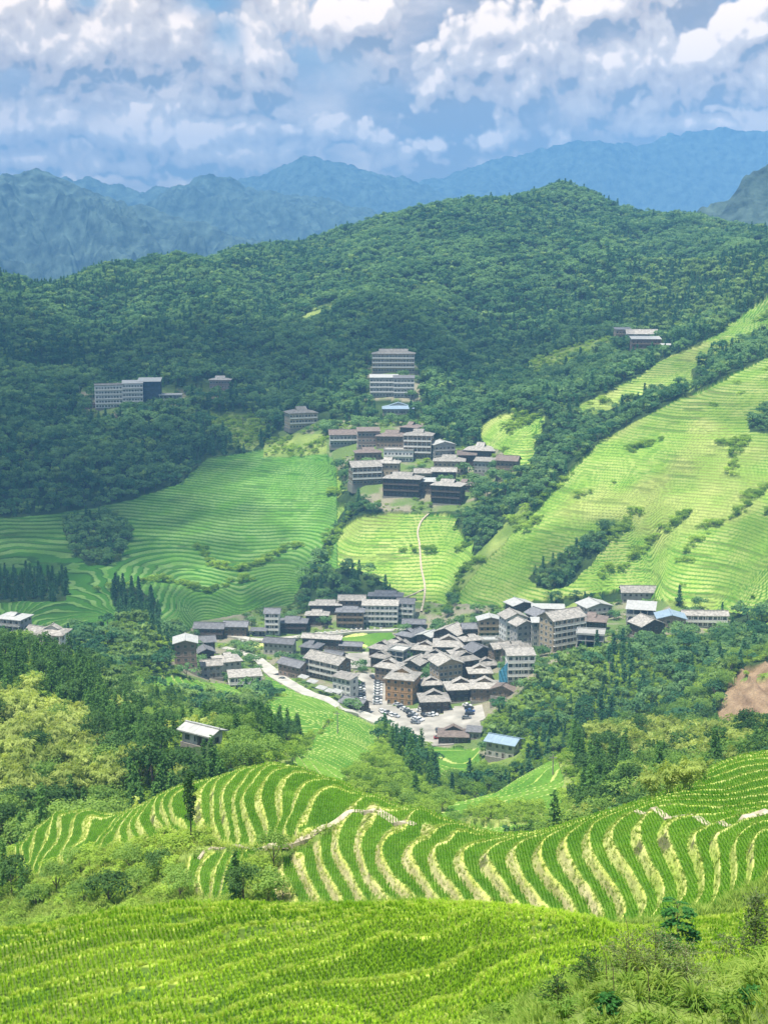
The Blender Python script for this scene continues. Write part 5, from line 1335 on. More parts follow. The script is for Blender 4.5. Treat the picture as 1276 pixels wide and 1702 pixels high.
def car(px, row, rz, c, label, group, zf=lot):
    X, Y, Z = hit(px, row, 520, 740); Z = zf(X, Y) if zf else Z + .3
    o = bpy.data.objects.new('parked_car', None); col.objects.link(o); o.location = (X, Y, Z); o.rotation_euler = (0, 0, R(rz))
    link('body', body_me[c], o); link('windows', cab_me, o); link('roof', roof_me[c], o)
    for sx in (-1, 1):
        for sy in (-1.35, 1.35): link('wheel', wheel_me, o, loc=(sx * .82, sy, .33))
    tag(o, label, 'car', group); BLOCK.append((X, Y, 3)); return o
cyc = ['white', 'silver', 'black', 'grey', 'white', 'black', 'silver', 'white', 'grey']
ordn = ['first', 'second', 'third', 'fourth', 'fifth', 'sixth', 'seventh', 'eighth', 'ninth', 'tenth', 'eleventh', 'twelfth']
g = 'cars parked in the village lots'
for i in range(7):
    car(599 + i * .3, 1139 + i * 4.6, 88, ['black', 'grey', 'white', 'grey', 'black', 'silver', 'white'][i], '%s car from the back in the row beside the pale rendered house' % ordn[i], g)
for i in range(10):
    car(629 - i * .2, 1132 + i * 4.6, 84, ['black', 'grey', 'silver', 'white', 'white', 'silver', 'white', 'grey', 'white', 'silver'][i], '%s car from the back in the row left of the orange house' % ordn[i], g)
for i, (a, b_, rz_, c) in enumerate([(661,1180,60,'silver'),(667,1184,60,'black'),(672,1188,60,'white'),(677,1191,62,'grey'),(682,1194,60,'black'),(687,1197,58,'silver'),(684,1201,60,'black'),(690,1205,60,'white'),(694,1208,62,'silver'),(690,1212,60,'grey'),(697,1206,62,'white')]):
    car(a, b_, rz_, c, '%s car along the slanting row in the middle of the parking lot' % ordn[i], g)
for i, (a, b_, rz_, c) in enumerate([(640,1190,20,'silver'),(645,1192,18,'black'),(650,1195,24,'white'),(657,1198,50,'silver'),(634,1187,20,'white')]):
    car(a, b_, rz_, c, '%s car from the right in the row along the retaining wall' % ordn[i], g)
for i, (a, b_, rz_, c, l) in enumerate([(704,1198,20,'black','dark car turning alone in the parking lot'),(714,1197,70,'silver','silver car just right of the lone dark car'),(720,1195,72,'white','white car nearest to the grass strip'),
    (700,1188,80,'white','white car behind the slanting row near the hipped house'),(776,1176,60,'white','white car on its own by the upright hipped house'),(779,1180,85,'black','black car at the back under the trees at the lot edge'),
    (781,1185,85,'blue','blue car between two black cars under the trees'),(780,1190,85,'black','black car in front of the blue car under the trees'),(775,1196,84,'grey','grey car alone at the lower lot edge by the trees'),
    (727,1222,4,'black','black car parked left of the brown roofed house'),(729,1232,88,'red','dark red car parked left of the brown roofed house'),(619,1128,20,'black','black car driving in the car street'),
    ]):
    car(a, b_, rz_, c, l, g)
car(462, 1124, 50, 'black', 'black car on the road at the brown brick house', g, None)
car(470, 1130, 55, 'grey', 'grey car just below the black car on the road bend', g, None)

# ------------------------------------------------------------------ poles, awnings, tarpaulins, small things
M_POLE = material('pole_concrete', (.22, .21, .19), var=.1)
def pole(px, row, h, label, y0=300, y1=1300):
    X, Y, Z = hit(px, row, y0, y1); b = MB(); b.tube((0, 0, -1), (0, 0, h), .2, .13, 6)
    o = link('utility_pole', b.mesh('utility_pole', [M_POLE]), loc=(X, Y, Z)); b = MB(); b.box(-1.0, -.07, h - .9, 1.0, .07, h - .72); link('crossarm', b.mesh('crossarm', [M_POLE]), o)
    tag(o, label, 'pole', 'utility poles')
pole(918, 1290, 5.6, 'thin utility pole on the round terraced knoll'); pole(561, 1216, 8, 'thin utility pole on the green spur in front of the road', 400)
pole(416, 1075, 9, 'utility pole beside the far river road'); pole(133, 660, 10, 'utility pole in the woods above the ridge hotels'); pole(155, 668, 8, 'utility pole at the left end of the ridge hotels')
pole(404, 712, 9, 'utility pole on the shrubby slope left of the upper village'); pole(1012, 1130, 7, 'pale pole in the terraced clearing right of the woods', 450)
M_AWN = material('grey_awning', (.33, .33, .31), var=.2, scale=1)
for i, (a, b_) in enumerate([(515, 1146), (530, 1153), (545, 1160), (556, 1166), (500, 1138)]):
    X, Y, Z = hit(a, b_, 560, 760); m_ = MB(); w = 5.5
    m_.solid([(-w / 2, -1.6, 2.2), (w / 2, -1.6, 2.2), (w / 2, 1.4, 3.0), (-w / 2, 1.4, 3.0), (-w / 2, -1.6, 2.32), (w / 2, -1.6, 2.32), (w / 2, 1.4, 3.12), (-w / 2, 1.4, 3.12)], [(0, 3, 2, 1), (4, 5, 6, 7), (0, 1, 5, 4), (1, 2, 6, 5), (2, 3, 7, 6), (3, 0, 4, 7)])
    o = link('awning', m_.mesh('awning', [M_AWN]), loc=(X + 1, Y + 5.5, Z + .5), rz=R(-40)); p_ = MB()
    for x_ in (-w / 2 + .1, w / 2 - .1): p_.tube((x_, -1.5, -.8), (x_, -1.5, 2.25), .06, .06, 5)
    link('posts', p_.mesh('posts', [M_POLE]), o)
    tag(o, ['grey awning second from the left below the balcony guest house', 'middle grey awning below the balcony guest house', 'grey awning fourth from the left below the balcony guest house', 'rightmost grey awning below the balcony guest house', 'leftmost grey awning below the balcony guest house'][i], 'awning', 'awnings along the road')
def tarp():
    rt, W_, D_, H_, c = next(h for h, s in zip(HREC, HOUSES) if s[0] == 'white_flats')
    b = MB(); nx_, nz_ = 8, 8
    for i in range(nx_):
        for k in range(nz_):
            f = lambda u, v: (-W_ / 2 - 3.8 + 3.6 * u / nx_, -D_ / 2 - .5 + .35 * math.sin(u * 2.1 + v), .3 + (H_ * .75 - 1.2 * u / nx_ * 0) * v / nz_ * (.55 + .45 * u / nx_))
            b.poly([f(i, k), f(i + 1, k), f(i + 1, k + 1), f(i, k + 1)])
    for x_ in (-W_ / 2 - 3.8, -W_ / 2 - .3): b.tube((x_, -D_ / 2 - .1, 0), (x_, -D_ / 2 - .1, H_ * .75), .07, .07, 5)
    o = link('tarpaulin', b.mesh('tarpaulin', [M_TARP]), loc=rt.location.copy(), rz=rt.rotation_euler.z); tag(o, 'bright blue tarpaulin draped over scaffolding beside the white flats', 'tarpaulin')
tarp()
# television dishes, tanks on flat roofs
tank_b = MB(); tank_b.tube((0, 0, 0), (0, 0, 1.3), .6, .6, 10); tank_b.tube((0, 0, 1.3), (0, 0, 1.6), .6, .15, 10); tank_me = tank_b.mesh('water_tank', [M_TIN])
for s_, h_ in zip(HOUSES, HREC):
    if s_[7][0] == 's' and 'o' not in s_[10]:
        rt, W_, D_, H_, c = h_
        o = link('water_tank', tank_me, loc=Vector(c) + Vector((W_ * .2, D_ * .1, H_ + .25))); tag(o, 'metal water tank on top of the ' + s_[9].split(' with ')[0].split(' above ')[0][:48].rsplit(' ', 1)[0], 'water tank')
# ------------------------------------------------------------------ rice, woods and undergrowth
def rowdir(gx, gy):
    a = .33; return gx * math.cos(a) - (gy - 60) * math.sin(a), 60 + gx * math.sin(a) + (gy - 60) * math.cos(a)
rice('near_rice', 'rows of bright green young rice on the near field', [NEAR], 40, 78, .22, .31, 11, .38, M_RICEN, 3, rowdir, qmax=.36)
rice('rice', 'rows of green rice standing on the curved terraces', [ZEB], 84, 190, .26, .28, 6, .36, M_RICE, 5, qmax=.31)

def grass_mesh(seed, n=26, h=.5):
    r = np.random.default_rng(seed); a = r.random(n) * 6.28; o = h * (.2 + .6 * r.random(n)); z = h * (.6 + .5 * r.random(n))
    d = np.stack([np.cos(a), np.sin(a), 0 * a], 1); s = np.stack([-np.sin(a), np.cos(a), 0 * a], 1) * .02 * (h / .5)
    b = d * .12; mid = b + d * (o * .35)[:, None] + np.array([0, 0, 1]) * (z * .7)[:, None]; tip = b + d * o[:, None] + np.array([0, 0, 1]) * z[:, None]
    V = np.stack([b, mid + s, tip, mid - s], 1).reshape(-1, 3); return V, .2 + .6 * r.random(n)
# a few real plants on the slope that the masses are grown from
def proto(key, v, x, y, label, cat='tree', scale=1.0):
    return plant(key, x, y, label, cat, scale=scale, var=v)
near_lab = {}
GMESH = [leafmesh('grass_tuft_mesh', *grass_mesh(s), M_GRASS) for s in (1, 2, 3)]
gt = []
for i, (px, row) in enumerate([(905, 1655), (938, 1668), (872, 1690)]):
    x, y, z = hit(px, row, 20, 60); o = link('grass_tuft', GMESH[i], loc=(x, y, z)); tag(o, ['small grass tuft at the left end of the weedy bank', 'small grass tuft just right of the bank end', 'small grass tuft lowest on the weedy bank'][i], 'grass tuft'); gt.append(o)

# individual near trees ---------------------------------------------------
def vis(x, y, z, pad=40):
    b = z / y; px, row = prow(x / y, b); return (px > -pad) & (px < 1276 + pad) & (row < 1702 + pad) & (row > -pad)
bamboo_zones = [[tuple(float(v) for v in w.split(',')) for w in s.split()] for s in (
 '-300,1190 60,1170 140,1215 200,1270 260,1300 200,1335 120,1350 -300,1420', '175,1115 180,1040 230,1025 270,1070 285,1100 250,1115',
 '300,1200 330,1130 450,1180 440,1205', '160,1140 215,1130 250,1190 200,1200', '800,1230 860,1120 900,1110 1010,1080 1000,1150 880,1250',
 '940,1240 1060,1210 1180,1240 1100,1300', '1060,1300 1180,1240 1276,1190 1276,1250 1180,1300', '580,1240 640,1225 700,1330 620,1320')]
fir_zones = [[tuple(float(v) for v in w.split(',')) for w in s.split()] for s in (
 '-300,1080 120,1090 210,1160 260,1260 330,1300 260,1310 150,1230 60,1165 -300,1195', '430,1200 540,1180 545,1240 420,1290', '630,1205 700,1230 730,1260 720,1330 640,1300',
 '930,1250 1040,1250 1060,1370 930,1370', '780,1100 880,1080 1060,1080 1000,1240 830,1260', '-300,950 120,950 120,1010 -300,1010', '180,970 270,980 270,1060 180,1060', '240,1070 300,1060 285,1110 245,1110')]
def kind_at(px, row, x, y, r):
    k = np.full(len(px), 1)                       # 0 fir, 1 broadleaf, 2 bamboo, 3 dark
    u = r.random(len(px)); big = fbm(x / 40, y / 40, 77, 2)
    k[u < .32 + .5 * big] = 0; k[(u > .86)] = 3; k[(u > .70) & (u < .78)] = 2
    for z in fir_zones:
        m = in_poly(px, row, z); k[m & (u < .82)] = 0
    for z in bamboo_zones:
        m = in_poly(px, row, z); k[m & (u < .8)] = 2
    return k
KEYS = ['fir', 'broad', 'bamboo', 'dark']
gx, gy = scatter(5.3, 195, 640, [WOOD], qmax=.33, seed=5)
k = free(gx, gy, 2.0); gx = gx[k]; gy = gy[k]
gz = ground_z(gx, gy)
px_, row_ = prow(gx / gy, gz / gy)
r_ = np.random.default_rng(3)
kk = kind_at(px_, row_, gx, gy, r_)
# what can be seen: crown tops above the ridge lines in front
def seen(x, y, z, top):
    i, j, fi, fj = grid_ij(x, y)
    tmax = np.maximum.accumulate(Zf / Yg, axis=0)
    return (z + top) / y > tmax[np.maximum(i - 2, 0), j]
sv = seen(gx, gy, gz, 7) & vis(gx, gy, gz, 30)
limit = [285, 285, 230, 150]
labs = [('tall dark green fir tree in the woods between the near terraces and the village', 'fir tree', 'firs in the near woods'),
        ('round green broadleaf tree in the woods between the near terraces and the village', 'broadleaf tree', 'broadleaf trees in the near woods'),
        ('pale yellow green feathery bamboo clump in the woods before the village', 'bamboo clump', 'bamboo clumps in the near woods'),
        ('very dark broad tree in the woods between the near terraces and the village', 'dark tree', 'dark trees in the near woods')]
rest = np.ones(len(gx), bool)
for ki in range(4):
    cand = np.nonzero(sv & (kk == ki))[0]
    cand = cand[np.argsort(gy[cand])][:limit[ki]]
    for c in cand:
        sc_ = (.80 if ki != 1 else .70) * (1.15 if gy[c] < 420 else 1.0)
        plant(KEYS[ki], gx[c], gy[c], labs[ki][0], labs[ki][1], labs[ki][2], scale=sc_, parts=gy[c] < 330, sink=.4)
    rest[cand] = False
    print('near trees', KEYS[ki], len(cand))

# solitary plants that stand out -------------------------------------------
def place(key, px, row, label, cat, scale, y0=0, y1=2400, var=None, group=None, parts=True):
    x, y, z = hit(px, row, y0, y1); BLOCK.append((x, y, scale)); return plant(key, x, y, label, cat, group, scale, var, parts=parts)
def slender_tree():
    x, y, z = hit(318, 1408, 120, 160)
    root = bpy.data.objects.new('slender_tree', None); col.objects.link(root); root.location = (x, y, z - .2)
    r = np.random.default_rng(5); H = 8.6
    C_ = []; Nn = []; To = []
    for i in range(34):
        z_ = H * (.36 + .63 * (i + r.random()) / 34); a = r.random() * 6.28; rr = .72 * (1 - ((z_ / H - .66) / .36) ** 2 * .55)
        c = np.array([math.cos(a) * rr * .6, math.sin(a) * rr * .6, z_]); d = rnd_unit(55, r)
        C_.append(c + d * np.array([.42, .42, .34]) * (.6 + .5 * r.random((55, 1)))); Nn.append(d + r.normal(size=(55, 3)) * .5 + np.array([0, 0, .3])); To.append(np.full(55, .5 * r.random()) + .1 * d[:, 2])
    C_ = np.concatenate(C_); V = quads(C_, np.concatenate(Nn), rnd_unit(len(C_), r), .12, .085, r)
    link('crown', leafmesh('slender_crown', V, np.concatenate(To), M_DARK), root)
    br = [([(0, 0, -.5), (.05, 0, H * .5), (0, .05, H * .95)], [.11, .07, .02])] + [([(0, 0, z_), (math.cos(a) * .5, math.sin(a) * .5, z_ + .35)], [.03, .012]) for z_, a in zip(np.linspace(2.2, 8, 16), np.arange(16) * 2.3)]
    tv, tf = tubes(br, 5); link('trunk', mesh_np('slender_trunk', tv, tf, [M_BARK]), root)
    tag(root, 'lone slender tree with bare lower trunk standing before the striped left terraces', 'tree')
slender_tree()
place('dark', 182, 1512, 'dense dark round tree low in the gully left of the near field', 'tree', .58, 84, 160, 2)
place('dark', 20, 1490, 'dark conical tree at the left frame edge above the gully bushes', 'tree', .62, 84, 185, 0)
place('fir', 38, 1492, 'small dark fir beside the bushes at the left frame edge', 'fir tree', .42, 84, 185, 1)
place('fir', 8, 1480, 'taller dark fir at the very left frame edge', 'fir tree', .62, 84, 185, 0)
place('dark', 405, 1505, 'dark shrubby tree in front of the terrace end beside the near field', 'tree', .50, 84, 150, 1)
place('broad', 440, 1495, 'green shrubby tree at the foot of the curved terraces', 'tree', .50, 84, 150, 0)
place('fir', 392, 1500, 'small upright fir rising out of the shrubs below the stone path', 'fir tree', .55, 84, 150, 3)
place('broad', 455, 1440, 'low green tree just below the stone path', 'tree', .38, 84, 150, 1)
place('dark', 262, 1465, 'dark low shrub tree inside the gully thicket', 'tree', .38, 84, 160, 2)
place('bamboo', 990, 1335, 'rounded pale bamboo clump behind the terrace crest', 'bamboo clump', .5, 190, 330, 3)
for i, (a, b) in enumerate([(1085, 1325), (1110, 1318), (1140, 1312), (1165, 1296)]):
    place('bamboo', a, b, ['pale feathery bush mass left end behind the right terraces', 'pale feathery bush second from left behind the right terraces', 'pale feathery bush third from left behind the right terraces', 'pale feathery bush right end behind the right terraces'][i], 'bamboo clump', .42, 118, 200, 3)

for (a, b_, sc_) in [(652, 1252, 1.0), (664, 1265, 1.1), (672, 1248, .9), (682, 1285, 1.1), (694, 1300, 1.0), (700, 1272, 1.15), (712, 1310, .9), (718, 1285, 1.1), (726, 1300, .9), (690, 1322, .8), (660, 1235, .8), (640, 1232, .7)]:
    place('fir', a, b_, 'dark fir in the clump on the shrubby slope right of the green spur', 'fir tree', sc_, 300, 560, None, 'firs right of the green spur')
for (a, b_, sc_) in [(650, 1330, .55), (672, 1345, .6), (610, 1312, .45), (760, 1365, .5), (735, 1350, .6), (790, 1330, .5)]:
    place('broad', a, b_, 'low leafy green tree on the shrubby slope behind the curved terraces', 'broadleaf tree', sc_, 190, 440, None, 'leafy trees behind the curved terraces')
for (a, b_, sc_) in [(120, 1440, .34), (215, 1455, .40), (95, 1490, .42), (140, 1505, .38), (232, 1490, .45), (290, 1468, .34), (60, 1510, .40), (300, 1500, .36), (470, 1492, .30)]:
    place('broad', a, b_, 'green bushy tree in the thicket of the gully behind the near field', 'broadleaf tree', sc_, 100, 180, None, 'bushy trees in the gully')
# the woods that read as one mass -----------------------------------------
far_f = [with_trunk('far_fir', *v[:2], M_FARF, v[2]) for v in (fir(61, 9, 1.9, 260, .62), fir(62, 10, 1.7, 240, .6))]
far_b = [with_trunk('far_broad', *v[:2], M_FARB, v[2]) for v in (broad(63, 7, 7, 300, .62, 9), broad(64, 8, 6, 280, .62, 9), broad(65, 6, 7.5, 300, .6, 9))]
far_d = [with_trunk('far_dark', *v[:2], M_FARF, v[2]) for v in (broad(66, 8, 6, 280, .6, 9),)]
far_m = [with_trunk('far_bamboo', *v[:2], M_FARM, v[2]) for v in (bamboo(67, 8, 10, 280, .75, 2.4),)]
protos = {'fir': [], 'broad': [], 'dark': [], 'bamboo': []}
spots = [('fir', far_f[0], 610, 1030, 'first small fir on the slope below the upper hotel'), ('fir', far_f[1], 622, 684, 'small fir between the bamboo and the upper village'),
         ('broad', far_b[0], 700, 690, 'pale tree beside the upper village right edge'), ('broad', far_b[1], 770, 715, 'leafy tree right of the upper village top'),
         ('broad', far_b[2], 790, 722, 'wide leafy tree next to the small terraced knoll'), ('dark', far_d[0], 505, 1010, 'dark round tree at the left end of the riverside houses'),
         ('bamboo', far_m[0], 590, 690, 'pale bamboo clump on the bright slope above the upper village')]
spots[0] = ('fir', far_f[0], 576, 706, 'single small fir left of the bright bamboo above the upper village')
for kkey, me, px, row, lab in spots:
    x, y, z = hit(px, row, 640, 1300); o = link({'fir': 'fir_tree', 'broad': 'broadleaf_tree', 'dark': 'dark_tree', 'bamboo': 'bamboo_clump'}[kkey], me, loc=(x, y, z - .3))
    tag(o, lab, {'fir': 'fir tree', 'broad': 'broadleaf tree', 'dark': 'dark tree', 'bamboo': 'bamboo clump'}[kkey]); protos[kkey].append(o)
# near remainder (no longer countable, mostly hidden) and the hills
fx, fy = scatter(5.7, 640, 2010, [WOOD], qmax=.37, seed=9)
kf_ = free(fx, fy, 3.0); fx = fx[kf_]; fy = fy[kf_]
fz = ground_z(fx, fy)
sv2 = seen(fx, fy, fz, 14); fx = fx[sv2]; fy = fy[sv2]; fz = fz[sv2]
fpx, frow = prow(fx / fy, fz / fy)
u = r_.random(len(fx)); bigf = fbm(fx / 120, fy / 120, 55, 3)
fk = np.where(u < .26 + .6 * bigf, 0, np.where(u < .80, 1, np.where(u < .88, 3, 2)))
fk[(fpx > 1040) & (frow < 560) & (frow > 440) & (u > .45)] = 2
fk[(fy < 980) & (u > .2) & (u < .8)] = 1
for zz_ in fir_zones[5:7]: fk[in_poly(fpx, frow, zz_)] = 0
hid = rest & ~sv & (r_.random(len(rest)) < 1); rem = rest & seen(gx, gy, gz, 12)
for ki, (kkey, nm, lab) in enumerate([('fir', 'fir_forest', 'dark fir woods covering the hills'), ('broad', 'broadleaf_forest', 'mixed green broadleaf woods covering the hills'),
                                     ('bamboo', 'bamboo_forest', 'pale bamboo groves among the hill woods'), ('dark', 'dark_forest', 'dark evergreen woods on the hills')]):
    X = np.concatenate([fx[fk == ki], gx[rem & (kk == ki)]]); Y = np.concatenate([fy[fk == ki], gy[rem & (kk == ki)]])
    scl = np.where(Y < 640, .72, np.where(Y < 1000, .84, 1.12)) * (.98 if ki == 0 else 1.08)
    scatter_gn(nm, lab, X, Y, protos[kkey], scl, seed=20 + ki)
    print(nm, len(X))
# bushes and grass
bp = []
for i, (px, row, lab) in enumerate([(150, 1450, 'leafy yellow green bush in the gully above the dark round tree'), (230, 1440, 'wide yellow green bush on the gully slope'), (285, 1430, 'taller yellow green bush left of the slender tree')]):
    x, y, z = hit(px, row, 84, 185); o = link('bush', KM['bush'][i], loc=(x, y, z - .1)); tag(o, lab, 'bush'); bp.append(o)
bx, by = scatter(1.5, 84, 195, [SCRUB, SHRUB], qmax=.32, seed=12)
k = free(bx, by); bx = bx[k]; by = by[k]
bz = ground_z(bx, by); k = seen(bx, by, bz, 1.5) & (fbm(bx / 7, by / 7, 8, 2) > -.45); bx = bx[k]; by = by[k]
b2x, b2y = scatter(2.6, 195, 640, [SHRUB, SCRUB, WOOD], qmax=.34, seed=13)
b2z = ground_z(b2x, b2y); k = free(b2x, b2y) & seen(b2x, b2y, b2z, 2); b2x = b2x[k]; b2y = b2y[k]
b3x, b3y = scatter(4.6, 640, 1300, [SHRUB, SCRUB], qmax=.36, seed=14)
k = free(b3x, b3y) & (fbm(b3x / 20, b3y / 20, 4, 2) > -.35); b3x = b3x[k]; b3y = b3y[k]
# bushes strung along the banks of the far terraces
b4x, b4y = scatter(2.6, 650, 1120, [RICE], qmax=.34, seed=17)
u4 = fbm(b4x / 26, b4y / 9, 14, 3) + .5 * fbm(b4x / 70, b4y / 70, 15, 2); k = (u4 > .55) & free(b4x, b4y) & (b4x > -40); b4x = b4x[k]; b4y = b4y[k]
for line in ([(325,905),(345,930),(365,942),(400,950),(430,935),(460,918),(500,902)], [(170,985),(250,965),(300,970),(350,985),(420,965)], [(1140,850),(1120,870),(1080,900),(1050,930),(1000,965)], [(1276,800),(1230,850),(1180,870),(1130,930)], [(1215,790),(1225,750),(1240,730)],
             [(520,965),(535,930),(550,905),(562,880),(590,855)], [(745,1020),(752,990),(765,960),(790,930)], [(880,850),(905,822),(940,790)], [(1000,900),(1040,880),(1060,850)]):
    P4 = np.array([hit(a, b_, 640, 1120)[:2] for a, b_ in line]); tt = np.linspace(0, len(line) - 1, len(line) * 9)
    b4x = np.concatenate([b4x, np.interp(tt, np.arange(len(line)), P4[:, 0]) + r_.normal(size=len(tt)) * 1.6]); b4y = np.concatenate([b4y, np.interp(tt, np.arange(len(line)), P4[:, 1]) + r_.normal(size=len(tt)) * 1.6])
b3x = np.concatenate([b3x, b4x]); b3y = np.concatenate([b3y, b4y])
BX = np.concatenate([bx, b2x, b3x]); BY = np.concatenate([by, b2y, b3y])
scatter_gn('undergrowth', 'yellow green bushes and ferns filling the gully and banks', BX, BY, bp, np.where(BY < 195, .62, np.where(BY < 640, 1.0, 1.7)), seed=31)
print('bushes', len(BX))
g1x, g1y = scatter(.36, 22, 86, [SCRUB], qmax=.34, seed=15)
k = (g1x > -6) & (fbm(g1x / 1.4, g1y / 1.4, 71, 2) > -.42); g1x = g1x[k]; g1y = g1y[k]
w1x, w1y = scatter(.9, 22, 60, [SCRUB], qmax=.34, seed=18); k = (w1x > -2) & (fbm(w1x / 2.2, w1y / 2.2, 5, 3) > .0); w1x = w1x[k]; w1y = w1y[k]
scatter_gn('weeds', 'leafy weeds on the near bank', w1x, w1y, bp, .26, seed=32)
g2x, g2y = scatter(.62, 84, 192, [SCRUB, SHRUB], qmax=.32, seed=16)
g2z = ground_z(g2x, g2y); k = seen(g2x, g2y, g2z, .6); g2x = g2x[k]; g2y = g2y[k]
GX = np.concatenate([g1x, g2x]); GY = np.concatenate([g1y, g2y])
scatter_gn('grass', 'rough grass on the banks and the near slope', GX, GY, gt, np.where(GY < 60, .8, 1.5), seed=33)
print('grass', len(GX))
# light bank grass along the terrace edges
ii_, jj_ = np.nonzero(RIS & (Yg < 190) & (np.abs(fq)[None] < .31))
area = Yg[ii_, jj_] ** 2; pr_ = area / area.sum(); sel = rng.choice(len(ii_), 26000, p=pr_)
ex = Xg[ii_[sel], jj_[sel]] + rng.normal(size=26000) * .05; ey = Yg[ii_[sel], jj_[sel]] + rng.normal(size=26000) * .1
scatter_gn('bank_grass', 'short pale grass on the terrace banks', ex, ey, gt, .42, seed=35, z=ground_z(ex, ey) - .03)

# bright plants along the low bunds of the near field
bt = []
for i, (px, row) in enumerate([(40, 1686), (200, 1642)]):
    x, y, z = hit(px, row, 40, 78); o = link('bund_tuft', leafmesh('bund_tuft_mesh', *grass_mesh(11 + i, 34, .34), M_BUND), loc=(x, y, z)); tag(o, ['bright yellow green tuft on the lowest bund at the left edge', 'bright yellow green tuft on the lowest bund further right'][i], 'grass tuft'); bt.append(o)
fb_ = (LC == NEAR) & ((fn < .04) | (fn > .97)) & (np.abs(fq)[None] < .33)
i2, j2 = np.nonzero(fb_); a2 = Yg[i2, j2] ** 2; sel = rng.choice(len(i2), 7000, p=a2 / a2.sum())
ex = Xg[i2[sel], j2[sel]] + rng.normal(size=7000) * .03; ey = Yg[i2[sel], j2[sel]] + rng.normal(size=7000) * .04
scatter_gn('bund_grass', 'bright yellow green grass along the low bunds of the near field', ex, ey, bt, .5, seed=36, z=ground_z(ex, ey) - .02)
# clutter of shrubs between the houses
tx, ty = scatter(4.2, 520, 1230, [TOWN], qmax=.33, seed=44)
k = free(tx, ty, -1.2) & (fbm(tx / 14, ty / 14, 6, 2) > -.15); tx = tx[k]; ty = ty[k]
scatter_gn('village_shrubs', 'garden shrubs and small trees between the houses', tx, ty, bp + [protos['broad'][2]], np.where(ty > 820, 1.15, .75), seed=45)

# weeds, shrubs and saplings of the near right corner --------------------------
def weed_clump(px, row, H, n, mat, label, name='grass_clump', lean=.9, w=.022, y0=18, y1=60, seed=1):
    x, y, z = hit(px, row, y0, y1); r = np.random.default_rng(seed)
    Q = []; To = []; n = int(n * .9); H *= .8; SUB = [np.array([r.normal() * .45 * H, r.normal() * .3 * H, 0]) for _ in range(5)]
    for i in range(n):
        a = r.random() * 6.28; d = np.array([math.cos(a), math.sin(a), 0]); s = np.array([-math.sin(a), math.cos(a), 0]); h = H * (.6 + .5 * r.random()); o = H * lean * (.3 + .8 * r.random())
        st = d * .2 * r.random() * H + SUB[i % len(SUB)]; prev = None
        for k in range(7):
            t = k / 6; c = st + d * o * t ** 1.6 + np.array([0, 0, h * (t * 1.5 - .75 * t * t * (1 + .6 * (o / H)))]); ww = w * (1 - t) ** .6 * (1 + .4 * t)
            cur = (c - s * ww, c + s * ww)
            if prev is not None: Q += [prev[0], prev[1], cur[1], cur[0]]; To.append(.2 + .6 * ((i * 37) % 10) / 10)
            prev = cur
    o = link(name, leafmesh(name, np.array(Q), To, mat), loc=(x, y, z - .05)); return tag(o, label, 'grass clump')
weed_clump(1090, 1668, 1.05, 210, M_GRASS, 'large clump of arching pale grass at the bottom of the weedy bank', seed=3)
weed_clump(1030, 1682, .8, 120, M_GRASS, 'smaller arching grass clump left of the large clump', seed=4)
weed_clump(1262, 1640, 1.15, 230, M_GRASS, 'tall bright grass clump at the right edge under the sapling', seed=5)
weed_clump(1150, 1695, .7, 110, M_WEED, 'low green grass clump at the bottom edge right of the large clump', seed=6)
weed_clump(1215, 1690, .7, 110, M_WEED, 'leafy grass clump in the bottom right corner', seed=7)
weed_clump(960, 1698, .6, 90, M_WEED, 'short grass clump at the bottom edge below the dark shrub', seed=8)
